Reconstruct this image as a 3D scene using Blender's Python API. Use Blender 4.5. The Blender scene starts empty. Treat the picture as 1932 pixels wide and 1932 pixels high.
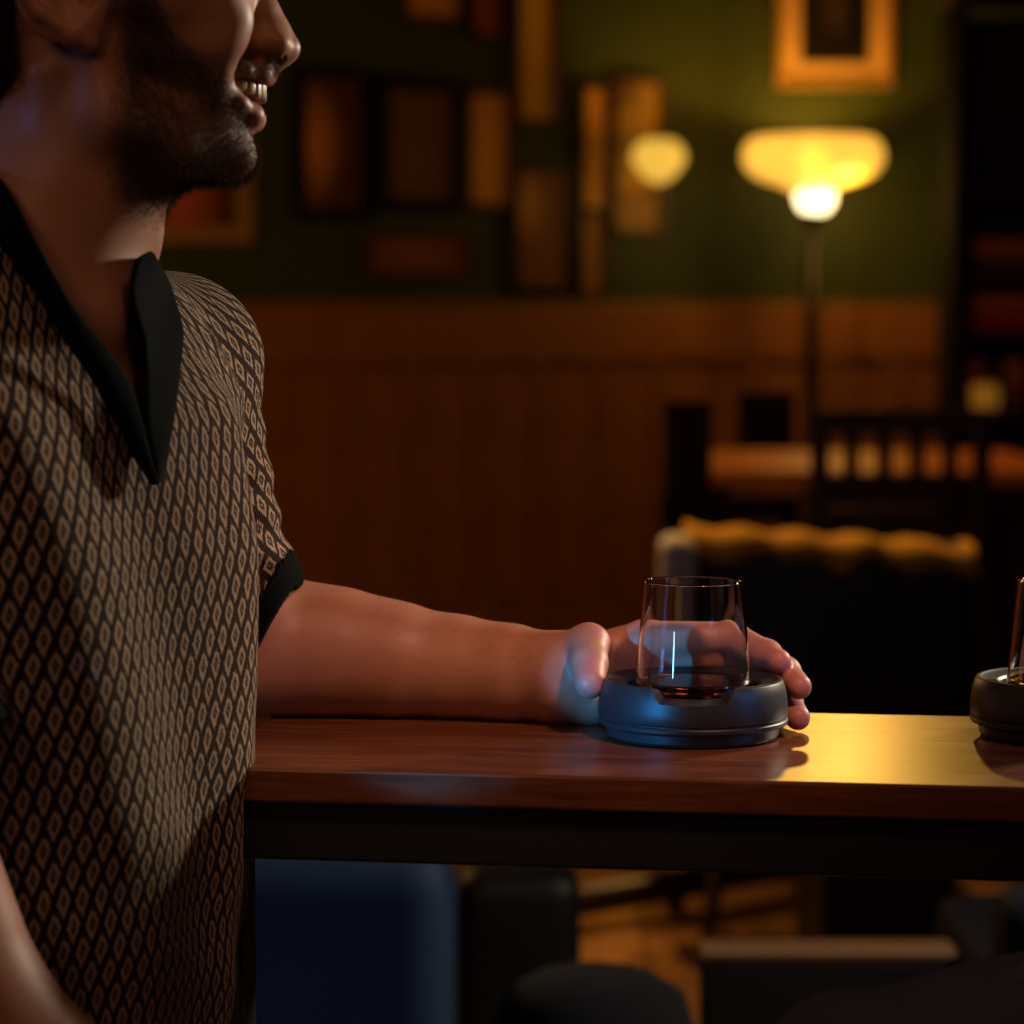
import bpy, bmesh, math, random
import numpy as np
from mathutils import Vector, Matrix
random.seed(7)
RNG = np.random.default_rng(7)
SC = bpy.context.scene
COL = SC.collection

# ------------------------------------------------------------------ camera
CAM_Z = 1.013            # eye height above the floor
F_PX = 5280.0            # focal length in pixels of the 1932 px frame
HORIZON = 570.0
PITCH = math.atan((966.0 - HORIZON) / F_PX)
cam_data = bpy.data.cameras.new('camera')
cam = bpy.data.objects.new('camera', cam_data)
COL.objects.link(cam)
cam.location = (0, 0, CAM_Z)
cam.rotation_euler = (math.pi / 2 - PITCH, 0, 0)
cam_data.sensor_width = 36
cam_data.lens = F_PX / 1932 * 36
cam_data.clip_start = 0.05
cam_data.dof.use_dof = True
cam_data.dof.focus_distance = 1.60
cam_data.dof.aperture_fstop = 6.3
SC.camera = cam

# ------------------------------------------------------------------ world, exposure
world = bpy.data.worlds.new('world'); SC.world = world
world.use_nodes = True
world.node_tree.nodes['Background'].inputs[0].default_value = (0.9, 0.45, 0.2, 1)
world.node_tree.nodes['Background'].inputs[1].default_value = 0.004
SC.view_settings.view_transform = 'Standard'
SC.view_settings.look = 'None'
SC.view_settings.exposure = 0.0
SC.view_settings.gamma = 1.0
SC.view_settings.use_curve_mapping = False


# ------------------------------------------------------------------ lights
def lamp(name, kind, loc, target, color, power, size=0.1, spot=None, blend=0.5, size_y=None):
    l = bpy.data.lights.new(name, kind)
    l.color = color; l.energy = power
    if kind == 'AREA':
        l.shape = 'RECTANGLE' if size_y else 'DISK'
        l.size = size
        if size_y: l.size_y = size_y
    else:
        l.shadow_soft_size = size
    if kind == 'SPOT':
        l.spot_size = math.radians(spot); l.spot_blend = blend
    o = bpy.data.objects.new(name, l); COL.objects.link(o)
    o.location = loc
    if target is not None:
        o.rotation_euler = (Vector(target) - Vector(loc)).to_track_quat('-Z', 'Y').to_euler()
    return o

# warm lamp across the table, in front of the seated man
lamp('key_lamp', 'AREA', (1.15, 2.50, 1.36), (-0.2, 1.50, 0.98), (1.0, 0.80, 0.60), 20.0, 0.16)
# dim orange fill light added above and in front of the table
lamp('top_fill', 'AREA', (0.45, 0.75, 2.15), (0.0, 1.65, 0.85), (1.0, 0.48, 0.24), 1.5, 0.5)
# faint brown fill light added behind the camera to lift the head
lamp('room_fill_lamp', 'AREA', (-0.9, -0.3, 1.9), (-0.2, 1.5, 1.05), (1.0, 0.50, 0.30), 3.3, 0.6)
# orange spot over the table top, added to brighten the forearm
lamp('arm_fill', 'SPOT', (0.38, 1.02, 1.62), (0.02, 1.68, 0.79), (1.0, 0.48, 0.31), 24.0, 0.06, 30, 0.8)
# blue stage lamp, low on the man's side
lamp('blue_lamp', 'SPOT', (-0.52, 0.97, 0.862), (0.040, 1.59, 0.786), (0.02, 0.38, 1.0), 48.0, 0.018, 7.6, 0.5)
# unseen blue light added at the right for the glass and base edges
lamp('blue_right_fill', 'SPOT', (1.0, 1.25, 1.10), (0.20, 1.6, 0.80), (0.12, 0.35, 1.0), 7.0, 0.07, 17, 0.7)
lamp('blue_chair_fill', 'SPOT', (-1.1, 1.2, 0.42), (-0.30, 2.45, 0.46), (0.16, 0.48, 1.0), 7.0, 0.1, 30, 0.8)  # unseen blue light added for the navy chair back
lamp('blue_back_lamp', 'SPOT', (-1.5, 1.15, 1.32), (-0.285, 1.46, 1.105), (0.25, 0.40, 1.0), 7.0, 0.04, 6.5, 0.8)
# yellow spotlight deeper in the room, shining forward along the bar table
lamp('yellow_spot', 'SPOT', (0.66, 5.6, 1.90), (0.31, 1.62, 0.76), (1.0, 0.52, 0.08), 33.0, 0.05, 8.5, 0.5)
# yellow downlight over the seats and the floor
lamp('downlight', 'SPOT', (0.50, 5.1, 2.30), (0.46, 4.55, 0.45), (1.0, 0.55, 0.12), 95.0, 0.05, 32, 0.5)
lamp('floor_patch_spot', 'SPOT', (0.02, 4.85, 2.30), (0.20, 4.27, 0.0), (1.0, 0.50, 0.16), 110.0, 0.05, 11, 0.6)  # spot added to brighten the floor patch beside the armchair
lamp('floor_fill', 'SPOT', (-0.75, 4.75, 0.55), (0.45, 4.62, 0.0), (1.0, 0.58, 0.08), 26.0, 0.05, 26, 0.7)  # added low behind the man to light the floor under the armchair
# warm pendant out of view, washing the panelled wall
lamp('pendant', 'POINT', (-1.25, 5.1, 1.45), None, (1.0, 0.48, 0.14), 26.0, 0.08)
lamp('far_table_spot', 'SPOT', (0.95, 6.3, 2.3), (0.95, 6.1, 0.6), (1.0, 0.38, 0.06), 26.0, 0.06, 60, 0.6)  # unseen orange spot added to light the far table top


# ------------------------------------------------------------------ helpers
def P(px, py, d):
    """world point seen at pixel (px, py) of the photograph at distance d (along +Y) from the camera"""
    x = (px - 966.0) / F_PX
    y = (966.0 - py) / F_PX
    cp, sp = math.cos(PITCH), math.sin(PITCH)
    dy = cp + sp * y
    dz = -sp + cp * y
    return np.array([x / dy * d, d, CAM_Z + dz / dy * d])


def to_px(p):
    cp, sp = math.cos(PITCH), math.sin(PITCH)
    x, y, z = p[0], p[1], p[2] - CAM_Z
    dep = y * cp - z * sp
    up = y * sp + z * cp
    return 966 + x / dep * F_PX, 966 - up / dep * F_PX


def tag(o, label=None, cat=None, group=None, kind=None):
    if label: o['label'] = label
    if cat: o['category'] = cat
    if group: o['group'] = group
    if kind: o['kind'] = kind
    return o


def empty(name, loc=(0, 0, 0), rz=0.0):
    o = bpy.data.objects.new(name, None); COL.objects.link(o)
    o.location = loc; o.rotation_euler = (0, 0, rz)
    o.empty_display_size = 0.05
    return o


def link_mesh(name, me, mat, parent=None, smooth=True):
    if mat: me.materials.append(mat)
    if smooth:
        me.polygons.foreach_set('use_smooth', np.ones(len(me.polygons), bool))
    o = bpy.data.objects.new(name, me); COL.objects.link(o)
    if parent: o.parent = parent
    return o


def from_bm(name, bm, mat, parent=None, smooth=False):
    me = bpy.data.meshes.new(name)
    bmesh.ops.recalc_face_normals(bm, faces=bm.faces)
    bm.to_mesh(me); bm.free()
    return link_mesh(name, me, mat, parent, smooth)


def bevel_bm(bm, w, seg=2):
    if w > 0:
        bmesh.ops.bevel(bm, geom=list(bm.edges), offset=w, segments=seg, affect='EDGES', profile=0.6)


def box_bm(sx, sy, sz, loc=(0, 0, 0), rot=None, bev=0.0, seg=2, bm=None):
    b = bmesh.new()
    bmesh.ops.create_cube(b, size=1.0)
    bmesh.ops.scale(b, vec=(sx, sy, sz), verts=b.verts)
    bevel_bm(b, bev, seg)
    M = Matrix.Translation(loc)
    if rot is not None:
        M = M @ (rot if isinstance(rot, Matrix) else Matrix.Rotation(rot, 4, 'Z'))
    bmesh.ops.transform(b, matrix=M, verts=b.verts)
    if bm is None: return b
    me = bpy.data.meshes.new('tmp'); b.to_mesh(me); b.free(); bm.from_mesh(me); bpy.data.meshes.remove(me)
    return bm


def lathe_bm(prof, n=64, close=True):
    """profile of (r, z) turned about Z"""
    bm = bmesh.new(); rings = []
    for r, z in prof:
        if r < 1e-6:
            rings.append([bm.verts.new((0, 0, z))])
        else:
            rings.append([bm.verts.new((r * math.cos(2 * math.pi * k / n), r * math.sin(2 * math.pi * k / n), z)) for k in range(n)])
    for a, b in zip(rings[:-1], rings[1:]):
        for k in range(n):
            k2 = (k + 1) % n
            if len(a) == 1 and len(b) == 1: continue
            if len(a) == 1: bm.faces.new((a[0], b[k], b[k2]))
            elif len(b) == 1: bm.faces.new((a[k], b[0], a[k2]))
            else: bm.faces.new((a[k], b[k], b[k2], a[k2]))
    return bm


def tube_bm(pts, radii, n=12, bm=None, cap=True):
    """tube along a polyline"""
    b = bmesh.new() if bm is None else bm
    pts = [Vector(p) for p in pts]
    if not hasattr(radii, '__len__'): radii = [radii] * len(pts)
    rings = []; ref = None
    for i, p in enumerate(pts):
        t = (pts[min(i + 1, len(pts) - 1)] - pts[max(i - 1, 0)]).normalized()
        if ref is None:
            ref = t.orthogonal().normalized()
        ref = (ref - t * ref.dot(t)).normalized()
        s = t.cross(ref)
        rings.append([b.verts.new(p + (ref * math.cos(2 * math.pi * k / n) + s * math.sin(2 * math.pi * k / n)) * radii[i]) for k in range(n)])
    for a, c in zip(rings[:-1], rings[1:]):
        for k in range(n):
            b.faces.new((a[k], a[(k + 1) % n], c[(k + 1) % n], c[k]))
    if cap:
        b.faces.new(rings[0][::-1]); b.faces.new(rings[-1])
    return b


# ------------------------------------------------------------------ materials
def mat(name, color=(0.5, 0.5, 0.5), rough=0.5, metal=0.0, spec=0.5, **kw):
    m = bpy.data.materials.new(name); m.use_nodes = True
    b = m.node_tree.nodes['Principled BSDF']
    b.inputs['Base Color'].default_value = (*color, 1)
    b.inputs['Roughness'].default_value = rough
    b.inputs['Metallic'].default_value = metal
    b.inputs['Specular IOR Level'].default_value = spec
    for k, v in kw.items():
        b.inputs[k].default_value = v
    return m


def N(m, t, **inp):
    n = m.node_tree.nodes.new(t)
    for k, v in inp.items():
        if k.startswith('_'): setattr(n, k[1:], v)
    for k, v in inp.items():
        if not k.startswith('_'):
            n.inputs[int(k[1:]) if k[0] == 'i' and k[1:].isdigit() else k].default_value = v
    return n


def L(m, a, b): m.node_tree.links.new(a, b)


def bsdf(m): return m.node_tree.nodes['Principled BSDF']


def math_n(m, op, a, b=None):
    n = m.node_tree.nodes.new('ShaderNodeMath'); n.operation = op
    for i, v in enumerate((a, b)):
        if v is None: continue
        if isinstance(v, (int, float)): n.inputs[i].default_value = v
        else: L(m, v, n.inputs[i])
    return n.outputs[0]


def mix_n(m, fac, a, b):
    n = m.node_tree.nodes.new('ShaderNodeMix'); n.data_type = 'RGBA'
    if isinstance(fac, (int, float)): n.inputs[0].default_value = fac
    else: L(m, fac, n.inputs[0])
    for i, v in ((6, a), (7, b)):
        if isinstance(v, tuple): n.inputs[i].default_value = (*v, 1)
        else: L(m, v, n.inputs[i])
    return n.outputs[2]


def ramp_n(m, fac, stops):
    n = m.node_tree.nodes.new('ShaderNodeValToRGB')
    el = n.color_ramp.elements
    while len(el) < len(stops): el.new(0.5)
    for e, (p, c) in zip(el, stops):
        e.position = p; e.color = (*c, 1)
    L(m, fac, n.inputs[0])
    return n.outputs[0]


def noise_n(m, scale, detail=4, rough=0.55, vec=None, dist=0.0):
    n = m.node_tree.nodes.new('ShaderNodeTexNoise')
    n.inputs['Scale'].default_value = scale; n.inputs['Detail'].default_value = detail
    n.inputs['Roughness'].default_value = rough; n.inputs['Distortion'].default_value = dist
    if vec is not None: L(m, vec, n.inputs['Vector'])
    return n.outputs['Fac']


def coord_n(m, scale=(1, 1, 1), rot=(0, 0, 0)):
    tc = m.node_tree.nodes.new('ShaderNodeTexCoord')
    mp = m.node_tree.nodes.new('ShaderNodeMapping')
    mp.inputs['Scale'].default_value = scale; mp.inputs['Rotation'].default_value = rot
    L(m, tc.outputs['Object'], mp.inputs['Vector'])
    return mp.outputs['Vector']


def bump_n(m, height, strength=0.3, dist=0.001, target=None):
    n = m.node_tree.nodes.new('ShaderNodeBump')
    n.inputs['Strength'].default_value = strength; n.inputs['Distance'].default_value = dist
    L(m, height, n.inputs['Height']); L(m, n.outputs[0], (target or bsdf(m)).inputs['Normal'])


def wood(name, dark, light, rough=0.35, scale=(1.2, 14, 14), bump=0.15, rot=(0, 0, 0), coat=0.0):
    m = mat(name, light, rough)
    v = coord_n(m, scale, rot)
    n1 = noise_n(m, 6, 6, 0.6, v, 0.6)
    n2 = noise_n(m, 40, 3, 0.5, v)
    f = math_n(m, 'ADD', math_n(m, 'MULTIPLY', n1, 0.75), math_n(m, 'MULTIPLY', n2, 0.25))
    c = ramp_n(m, f, [(0.30, dark), (0.70, light)])
    L(m, c, bsdf(m).inputs['Base Color'])
    r = math_n(m, 'ADD', math_n(m, 'MULTIPLY', n1, 0.18), rough - 0.09)
    L(m, r, bsdf(m).inputs['Roughness'])
    bump_n(m, f, bump, 0.0006)
    bsdf(m).inputs['Coat Weight'].default_value = coat
    bsdf(m).inputs['Coat Roughness'].default_value = 0.2
    return m


def cloth(name, color, rough=0.9, scale=900, strength=0.35, var=0.3):
    m = mat(name, color, rough, 0, 0.25)
    v = coord_n(m)
    n = noise_n(m, scale, 2, 0.5, v); n2 = noise_n(m, 14, 4, 0.6, v)
    c = mix_n(m, n2, tuple(x * (1 - var) for x in color), tuple(x * (1 + var) for x in color))
    L(m, c, bsdf(m).inputs['Base Color'])
    bump_n(m, n, strength, 0.0006)
    bsdf(m).inputs['Sheen Weight'].default_value = 0.02
    return m


def emitter(name, color, strength, base=(0.8, 0.7, 0.4)):
    m = mat(name, base, 0.4)
    bsdf(m).inputs['Emission Color'].default_value = (*color, 1)
    bsdf(m).inputs['Emission Strength'].default_value = strength
    return m


# ------------------------------------------------------------------ distance-field modelling (numpy)
def smin(a, b, k):
    h = np.clip(0.5 + 0.5 * (b - a) / k, 0, 1)
    return b + (a - b) * h - k * h * (1 - h)


def smax(a, b, k): return -smin(-a, -b, k)


def vec(*p): return np.array(p, np.float32)


def sphere(p, c, r): return np.linalg.norm(p - vec(*c), axis=1) - r


def cone(p, a, b, r1, r2):
    a = np.asarray(a, np.float32); b = np.asarray(b, np.float32)
    ba = b - a; pa = p - a
    t = np.clip(pa @ ba / max(float(ba @ ba), 1e-9), 0, 1)
    return np.linalg.norm(pa - t[:, None] * ba, axis=1) - (r1 + (r2 - r1) * t)


def ellip(p, c, r, R=None):
    q = p - vec(*c)
    if R is not None: q = q @ R
    r = vec(*r)
    k0 = np.linalg.norm(q / r, axis=1); k1 = np.linalg.norm(q / (r * r), axis=1) + 1e-9
    return k0 * (k0 - 1) / k1


def chain(p, pts, rad, k):
    d = None
    for i in range(len(pts) - 1):
        e = cone(p, pts[i], pts[i + 1], rad[i], rad[i + 1])
        d = e if d is None else smin(d, e, k)
    return d


def culled(p, c, r, fn, big=0.06):
    """evaluates fn only near its bounding sphere"""
    e = np.linalg.norm(p - np.asarray(c, np.float32), axis=1) - r
    out = (e + 0.01).astype(np.float32)
    m = e < big
    if m.any(): out[m] = fn(p[m])
    return out


_C = np.array([(i, j, k) for i in (0, 1) for j in (0, 1) for k in (0, 1)])


def surface_nets(fn, lo, hi, h, block=6):
    """mesh of the zero level of fn: verts, quads"""
    lo = np.asarray(lo, float); hi = np.asarray(hi, float)
    bs = h * block
    up = 4
    n = np.ceil((hi - lo) / (bs * up)).astype(int)
    g = np.stack(np.meshgrid(*[np.arange(x) for x in n], indexing='ij'), -1).reshape(-1, 3)
    d = fn((lo + (g + 0.5) * bs * up).astype(np.float32))
    g = g[np.abs(d) < bs * up * 1.0]
    sub = np.stack(np.meshgrid(*[np.arange(up)] * 3, indexing='ij'), -1).reshape(-1, 3)
    b = (g[:, None, :] * up + sub[None]).reshape(-1, 3)
    d = fn((lo + (b + 0.5) * bs).astype(np.float32))
    b = b[np.abs(d) < bs * 1.1]
    dims = (n * up * block + 2).astype(np.int64)
    lin = lambda v: (v[..., 0] * dims[1] + v[..., 1]) * dims[2] + v[..., 2]
    sv = np.stack(np.meshgrid(*[np.arange(block + 1)] * 3, indexing='ij'), -1).reshape(-1, 3)
    ids = np.unique(lin((b[:, None, :].astype(np.int64) * block + sv[None]).reshape(-1, 3)))
    vz = ids % dims[2]; vy = (ids // dims[2]) % dims[1]; vx = ids // (dims[1] * dims[2])
    pts = (lo + np.stack([vx, vy, vz], 1) * h).astype(np.float32)
    val = np.concatenate([fn(pts[i:i + 400000]) for i in range(0, len(pts), 400000)])
    sc = np.stack(np.meshgrid(*[np.arange(block)] * 3, indexing='ij'), -1).reshape(-1, 3)
    cells = (b[:, None, :].astype(np.int64) * block + sc[None]).reshape(-1, 3)
    cv = np.stack([val[np.searchsorted(ids, lin(cells + c))] for c in _C], 1)
    s = cv < 0
    act = s.any(1) & ~s.all(1)
    cells = cells[act]; cv = cv[act]
    order = np.argsort(lin(cells)); cells = cells[order]; cv = cv[order]
    cl = lin(cells)
    acc = np.zeros((len(cells), 3)); cnt = np.zeros(len(cells))
    for i in range(8):
        for ax in range(3):
            if _C[i][ax]: continue
            j = i + (4, 2, 1)[ax]
            a, bb = cv[:, i], cv[:, j]
            m = (a < 0) != (bb < 0)
            t = a[m] / (a[m] - bb[m])
            q = np.repeat(_C[i][None].astype(float), m.sum(), 0); q[:, ax] += t
            acc[m] += q; cnt[m] += 1
    verts = lo + (cells + acc / cnt[:, None]) * h
    quads = []
    for ax in range(3):
        j = (4, 2, 1)[ax]
        m = (cv[:, 0] < 0) != (cv[:, j] < 0)
        c0 = cells[m]; neg = cv[m, 0] < 0
        e1 = np.zeros(3, np.int64); e2 = np.zeros(3, np.int64)
        e1[(ax + 1) % 3] = 1; e2[(ax + 2) % 3] = 1
        q = []
        ok = np.ones(len(c0), bool)
        for o in (0 * e1, e1, e1 + e2, e2):
            l = lin(c0 - o); k = np.clip(np.searchsorted(cl, l), 0, len(cl) - 1)
            ok &= cl[k] == l; q.append(k)
        q = np.stack(q, 1)
        q[~neg] = q[~neg][:, ::-1]
        quads.append(q[ok])
    return verts, np.concatenate(quads)


def project(fn, v, n=2, e=0.0006):
    v = v.astype(np.float32)
    for _ in range(n):
        d = fn(v)
        g = np.stack([fn(v + vec(e, 0, 0)) - d, fn(v + vec(0, e, 0)) - d, fn(v + vec(0, 0, e)) - d], 1) / e
        l2 = np.maximum((g * g).sum(1), 0.15)
        st = np.clip(d / l2, -0.001, 0.001)
        v = v - g * st[:, None]
    return v


def np_mesh(name, v, f, attrs=None):
    me = bpy.data.meshes.new(name)
    f = np.asarray(f, np.int32); k = f.shape[1]
    me.vertices.add(len(v)); me.vertices.foreach_set('co', np.asarray(v, np.float32).ravel())
    me.loops.add(f.size); me.loops.foreach_set('vertex_index', f.ravel())
    me.polygons.add(len(f)); me.polygons.foreach_set('loop_start', np.arange(0, f.size, k, dtype=np.int32))
    me.polygons.foreach_set('loop_total', np.full(len(f), k, np.int32))
    me.update(calc_edges=True); me.validate()
    for an, av in (attrs or {}).items():
        at = me.attributes.new(an, 'FLOAT', 'POINT'); at.data.foreach_set('value', np.asarray(av, np.float32))
    return me


def keep_faces(v, f, mask):
    f = f[mask]; used = np.unique(f); mp = np.full(len(v), -1); mp[used] = np.arange(len(used))
    return v[used], mp[f], used


def vnormals(v, f):
    n = np.cross(v[f[:, 2]] - v[f[:, 0]], v[f[:, 3]] - v[f[:, 1]])
    out = np.zeros_like(v, dtype=float)
    for i in range(4): np.add.at(out, f[:, i], n)
    return out / (np.linalg.norm(out, axis=1)[:, None] + 1e-12)


def strands(name, root, direction, length, width, mat_, parent, bend, kind='stuff'):
    """many short tapered hairs in one mesh; bend: extra vector added towards the tip"""
    n = len(root)
    t = direction / np.linalg.norm(direction, axis=1)[:, None]
    ref = np.tile(np.array([[0.31, 0.52, 0.79]]), (n, 1))
    s = np.cross(t, ref); s /= np.linalg.norm(s, axis=1)[:, None]
    u = np.cross(t, s)
    L_ = length[:, None]
    c0 = root; c1 = root + t * L_ * 0.5 + bend * L_ * 0.15; c2 = root + t * L_ + bend * L_ * 0.55
    vs = []
    for c, w in ((c0, 1.0), (c1, 0.8)):
        for a in range(3):
            an = 2 * math.pi * a / 3
            vs.append(c + (s * math.cos(an) + u * math.sin(an)) * (width[:, None] * w))
    vs.append(c2)
    v = np.stack(vs, 1).reshape(-1, 3)
    o = np.arange(n)[:, None] * 7
    tris = []
    for a in range(3):
        b2 = (a + 1) % 3
        tris += [np.array([[a, b2, 3 + b2]]) + o, np.array([[a, 3 + b2, 3 + a]]) + o, np.array([[3 + a, 3 + b2, 6]]) + o]
    f = np.stack(tris, 1).reshape(-1, 3)
    me = np_mesh(name, v, f)
    ob = link_mesh(name, me, mat_, parent)
    if kind: ob['kind'] = kind
    return ob


# ------------------------------------------------------------------ the seated man: measures
TABLE_Z = 0.76
YAW_T = math.radians(-8.4)                      # the bar table's long axis, right end nearer
T_AX = np.array([math.cos(YAW_T), math.sin(YAW_T), 0.0])
T_BACK = np.array([-math.sin(YAW_T), math.cos(YAW_T), 0.0])
T_FRONT0 = P(1200, 1477, 1.478); T_FRONT0[2] = TABLE_Z       # a point of the front top edge
T_DEPTH = 0.252
T_LEFT = np.dot(np.array([-0.175, 1.51, 0]) - T_FRONT0 * [1, 1, 0], T_AX)

HEAD_D = 1.49
HK = HEAD_D / 1.56 / 1000.0                     # metres per head unit
H_A = math.radians(11)
H_O = P(160, 30, HEAD_D)
H_F = np.array([math.cos(H_A), math.sin(H_A), 0.0])
H_S = np.array([math.sin(H_A), -math.cos(H_A), 0.0])      # towards his right side (the camera)


def head_local(p):
    q = (p - H_O.astype(np.float32)) / HK
    return np.stack([q @ H_F.astype(np.float32), q @ H_S.astype(np.float32), q[:, 2]], 1)


def head_world(f, s, u): return H_O + (H_F * f + H_S * s + np.array([0, 0, 1.0]) * u) * HK


T_PHI = math.radians(36)
T_F = np.array([math.cos(T_PHI), -math.sin(T_PHI), 0.0])
T_L = np.array([math.sin(T_PHI), math.cos(T_PHI), 0.0])   # towards his left (far) side
T_O = np.array([-0.287, 1.49, 0.0])


def torso_local(p):
    q = p - T_O.astype(np.float32)
    return q @ T_F.astype(np.float32), q @ T_L.astype(np.float32), p[:, 2]


def torso_sdf(p, inset=0.0):
    f, l, z = torso_local(p)
    a = np.interp(z, [0.45, 0.60, 0.76, 0.88, 0.96, 1.02], [0.112, 0.118, 0.126, 0.128, 0.115, 0.09]) - inset
    b = np.interp(z, [0.45, 0.60, 0.67, 0.76, 0.88, 0.96, 1.02], [0.150, 0.152, 0.164, 0.168, 0.172, 0.170, 0.14]) - inset
    f = f - np.interp(z, [0.5, 0.8, 0.95, 1.03], [0.0, 0.0, -0.004, -0.03])
    k0 = np.sqrt((f / a) ** 2 + (l / b) ** 2); k1 = np.sqrt((f / a ** 2) ** 2 + (l / b ** 2) ** 2) + 1e-6
    d = k0 * (k0 - 1) / k1
    return smax(d, z - (1.015 - inset), 0.05).astype(np.float32)


def tw(f, l, z): return T_O + T_F * f + T_L * l + np.array([0, 0, z])


SH_FAR = P(322, 690, 1.62); SH_NEAR = tw(0.0, -0.165, 0.972)
NECK_B = head_world(-48, 0, -185)
NECK_T = head_world(2, 0, -62)

# forearm lying on the table: (pixel x, distance, radius)
def on_table(px, d, r):
    q = P(px, 1300, d); q[2] = TABLE_Z + r; return q


ARM = [P(322, 690, 1.62), P(380, 960, 1.655), P(425, 1222, 1.70)]
ARM_R = [0.044, 0.030, 0.036]
FORE = [on_table(425, 1.71, 0.040), on_table(545, 1.712, 0.0405), on_table(640, 1.71, 0.0380), on_table(740, 1.705, 0.0342),
        on_table(860, 1.70, 0.0302), on_table(960, 1.69, 0.0280), on_table(1040, 1.68, 0.0262)]
FORE_R = [0.040, 0.0400, 0.0375, 0.0337, 0.0297, 0.0275, 0.0250]

DEV = P(1307, 1395, 1.62); DEV[2] = TABLE_Z       # centre of the nearer smoker base on the table


def dv(x, y, z): return DEV + np.array([x, y, z]) / 1000.0


HAND = {
    'index': ([(-26, 58, 50), (27, 58, 51), (46, 38, 43), (52, 24, 41)], [11.5, 9.8, 8.8, 7.6]),
    'middle': ([(-27, 66, 40), (36, 62, 40), (57, 36, 33), (63.5, 17, 27)], [12, 9.8, 8.8, 7.6]),
    'ring': ([(-30, 72, 28), (34, 67, 24), (59, 38, 14), (63, 17, 8.6)], [11.5, 9.5, 8.5, 7.4]),
    'little': ([(-34, 76, 17), (14, 74, 11), (38, 62, 9), (53, 44, 8)], [10.5, 8.3, 7.6, 6.8]),
}
THUMB = ([(-82, 52, 36), (-60, 40, 49), (-60, 20, 40), (-60, 2, 31)], [15, 12.5, 10.6, 9.0])


def hand_sdf(p):
    d = None
    wrist = FORE[-1]
    # palm: bones from the wrist to each knuckle
    for nm, k0 in (('index', 13.5), ('middle', 14), ('ring', 13.5), ('little', 12.5)):
        mcp = dv(*HAND[nm][0][0])
        base = wrist + np.array([0.022, 0.004, {'index': 0.010, 'middle': 0.004, 'ring': -0.004, 'little': -0.010}[nm]])
        e = cone(p, base, mcp, 0.0145, HAND[nm][1][0] / 1000)
        d = e if d is None else smin(d, e, 0.012)
    # ball of the thumb and heel of the hand
    d = smin(d, cone(p, wrist + np.array([0.004, -0.006, 0.006]), dv(*THUMB[0][0]), 0.020, 0.016), 0.014)
    d = smin(d, cone(p, wrist + np.array([0.010, -0.002, -0.008]), dv(-58, 50, 16), 0.0185, 0.016), 0.014)
    d = smin(d, cone(p, dv(-74, 46, 22), dv(-40, 66, 15), 0.016, 0.012), 0.012)
    tp = [dv(*q) for q in THUMB[0]]
    d = smin(d, chain(p, tp, [r / 1000 for r in THUMB[1]], 0.004), 0.010)
    # fingers, each blended into its knuckle only
    for nm in HAND:
        q = [dv(*x) for x in HAND[nm][0]]; r = [x / 1000 for x in HAND[nm][1]]
        e = chain(p, q, r, 0.003)
        for j in (1, 2): e = smin(e, sphere(p, q[j], r[j] * 1.04), 0.003)
        d = smin(d, e, 0.0035)
    return d


def arm_sdf(p):
    d = chain(p, ARM, ARM_R, 0.02)
    d = smin(d, chain(p, FORE, FORE_R, 0.012), 0.02)
    return d


NEAR_ARM = [SH_NEAR, P(-262, 1400, 1.335), P(-45, 1960, 1.33)]


def near_arm_sdf(p):
    d = cone(p, NEAR_ARM[0], NEAR_ARM[1], 0.046, 0.043)
    d = smin(d, cone(p, NEAR_ARM[1], NEAR_ARM[2], 0.043, 0.040), 0.02)
    return smin(d, cone(p, NEAR_ARM[2], NEAR_ARM[2] + np.array([0.14, 0.06, -0.12]), 0.040, 0.030), 0.02)


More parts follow.
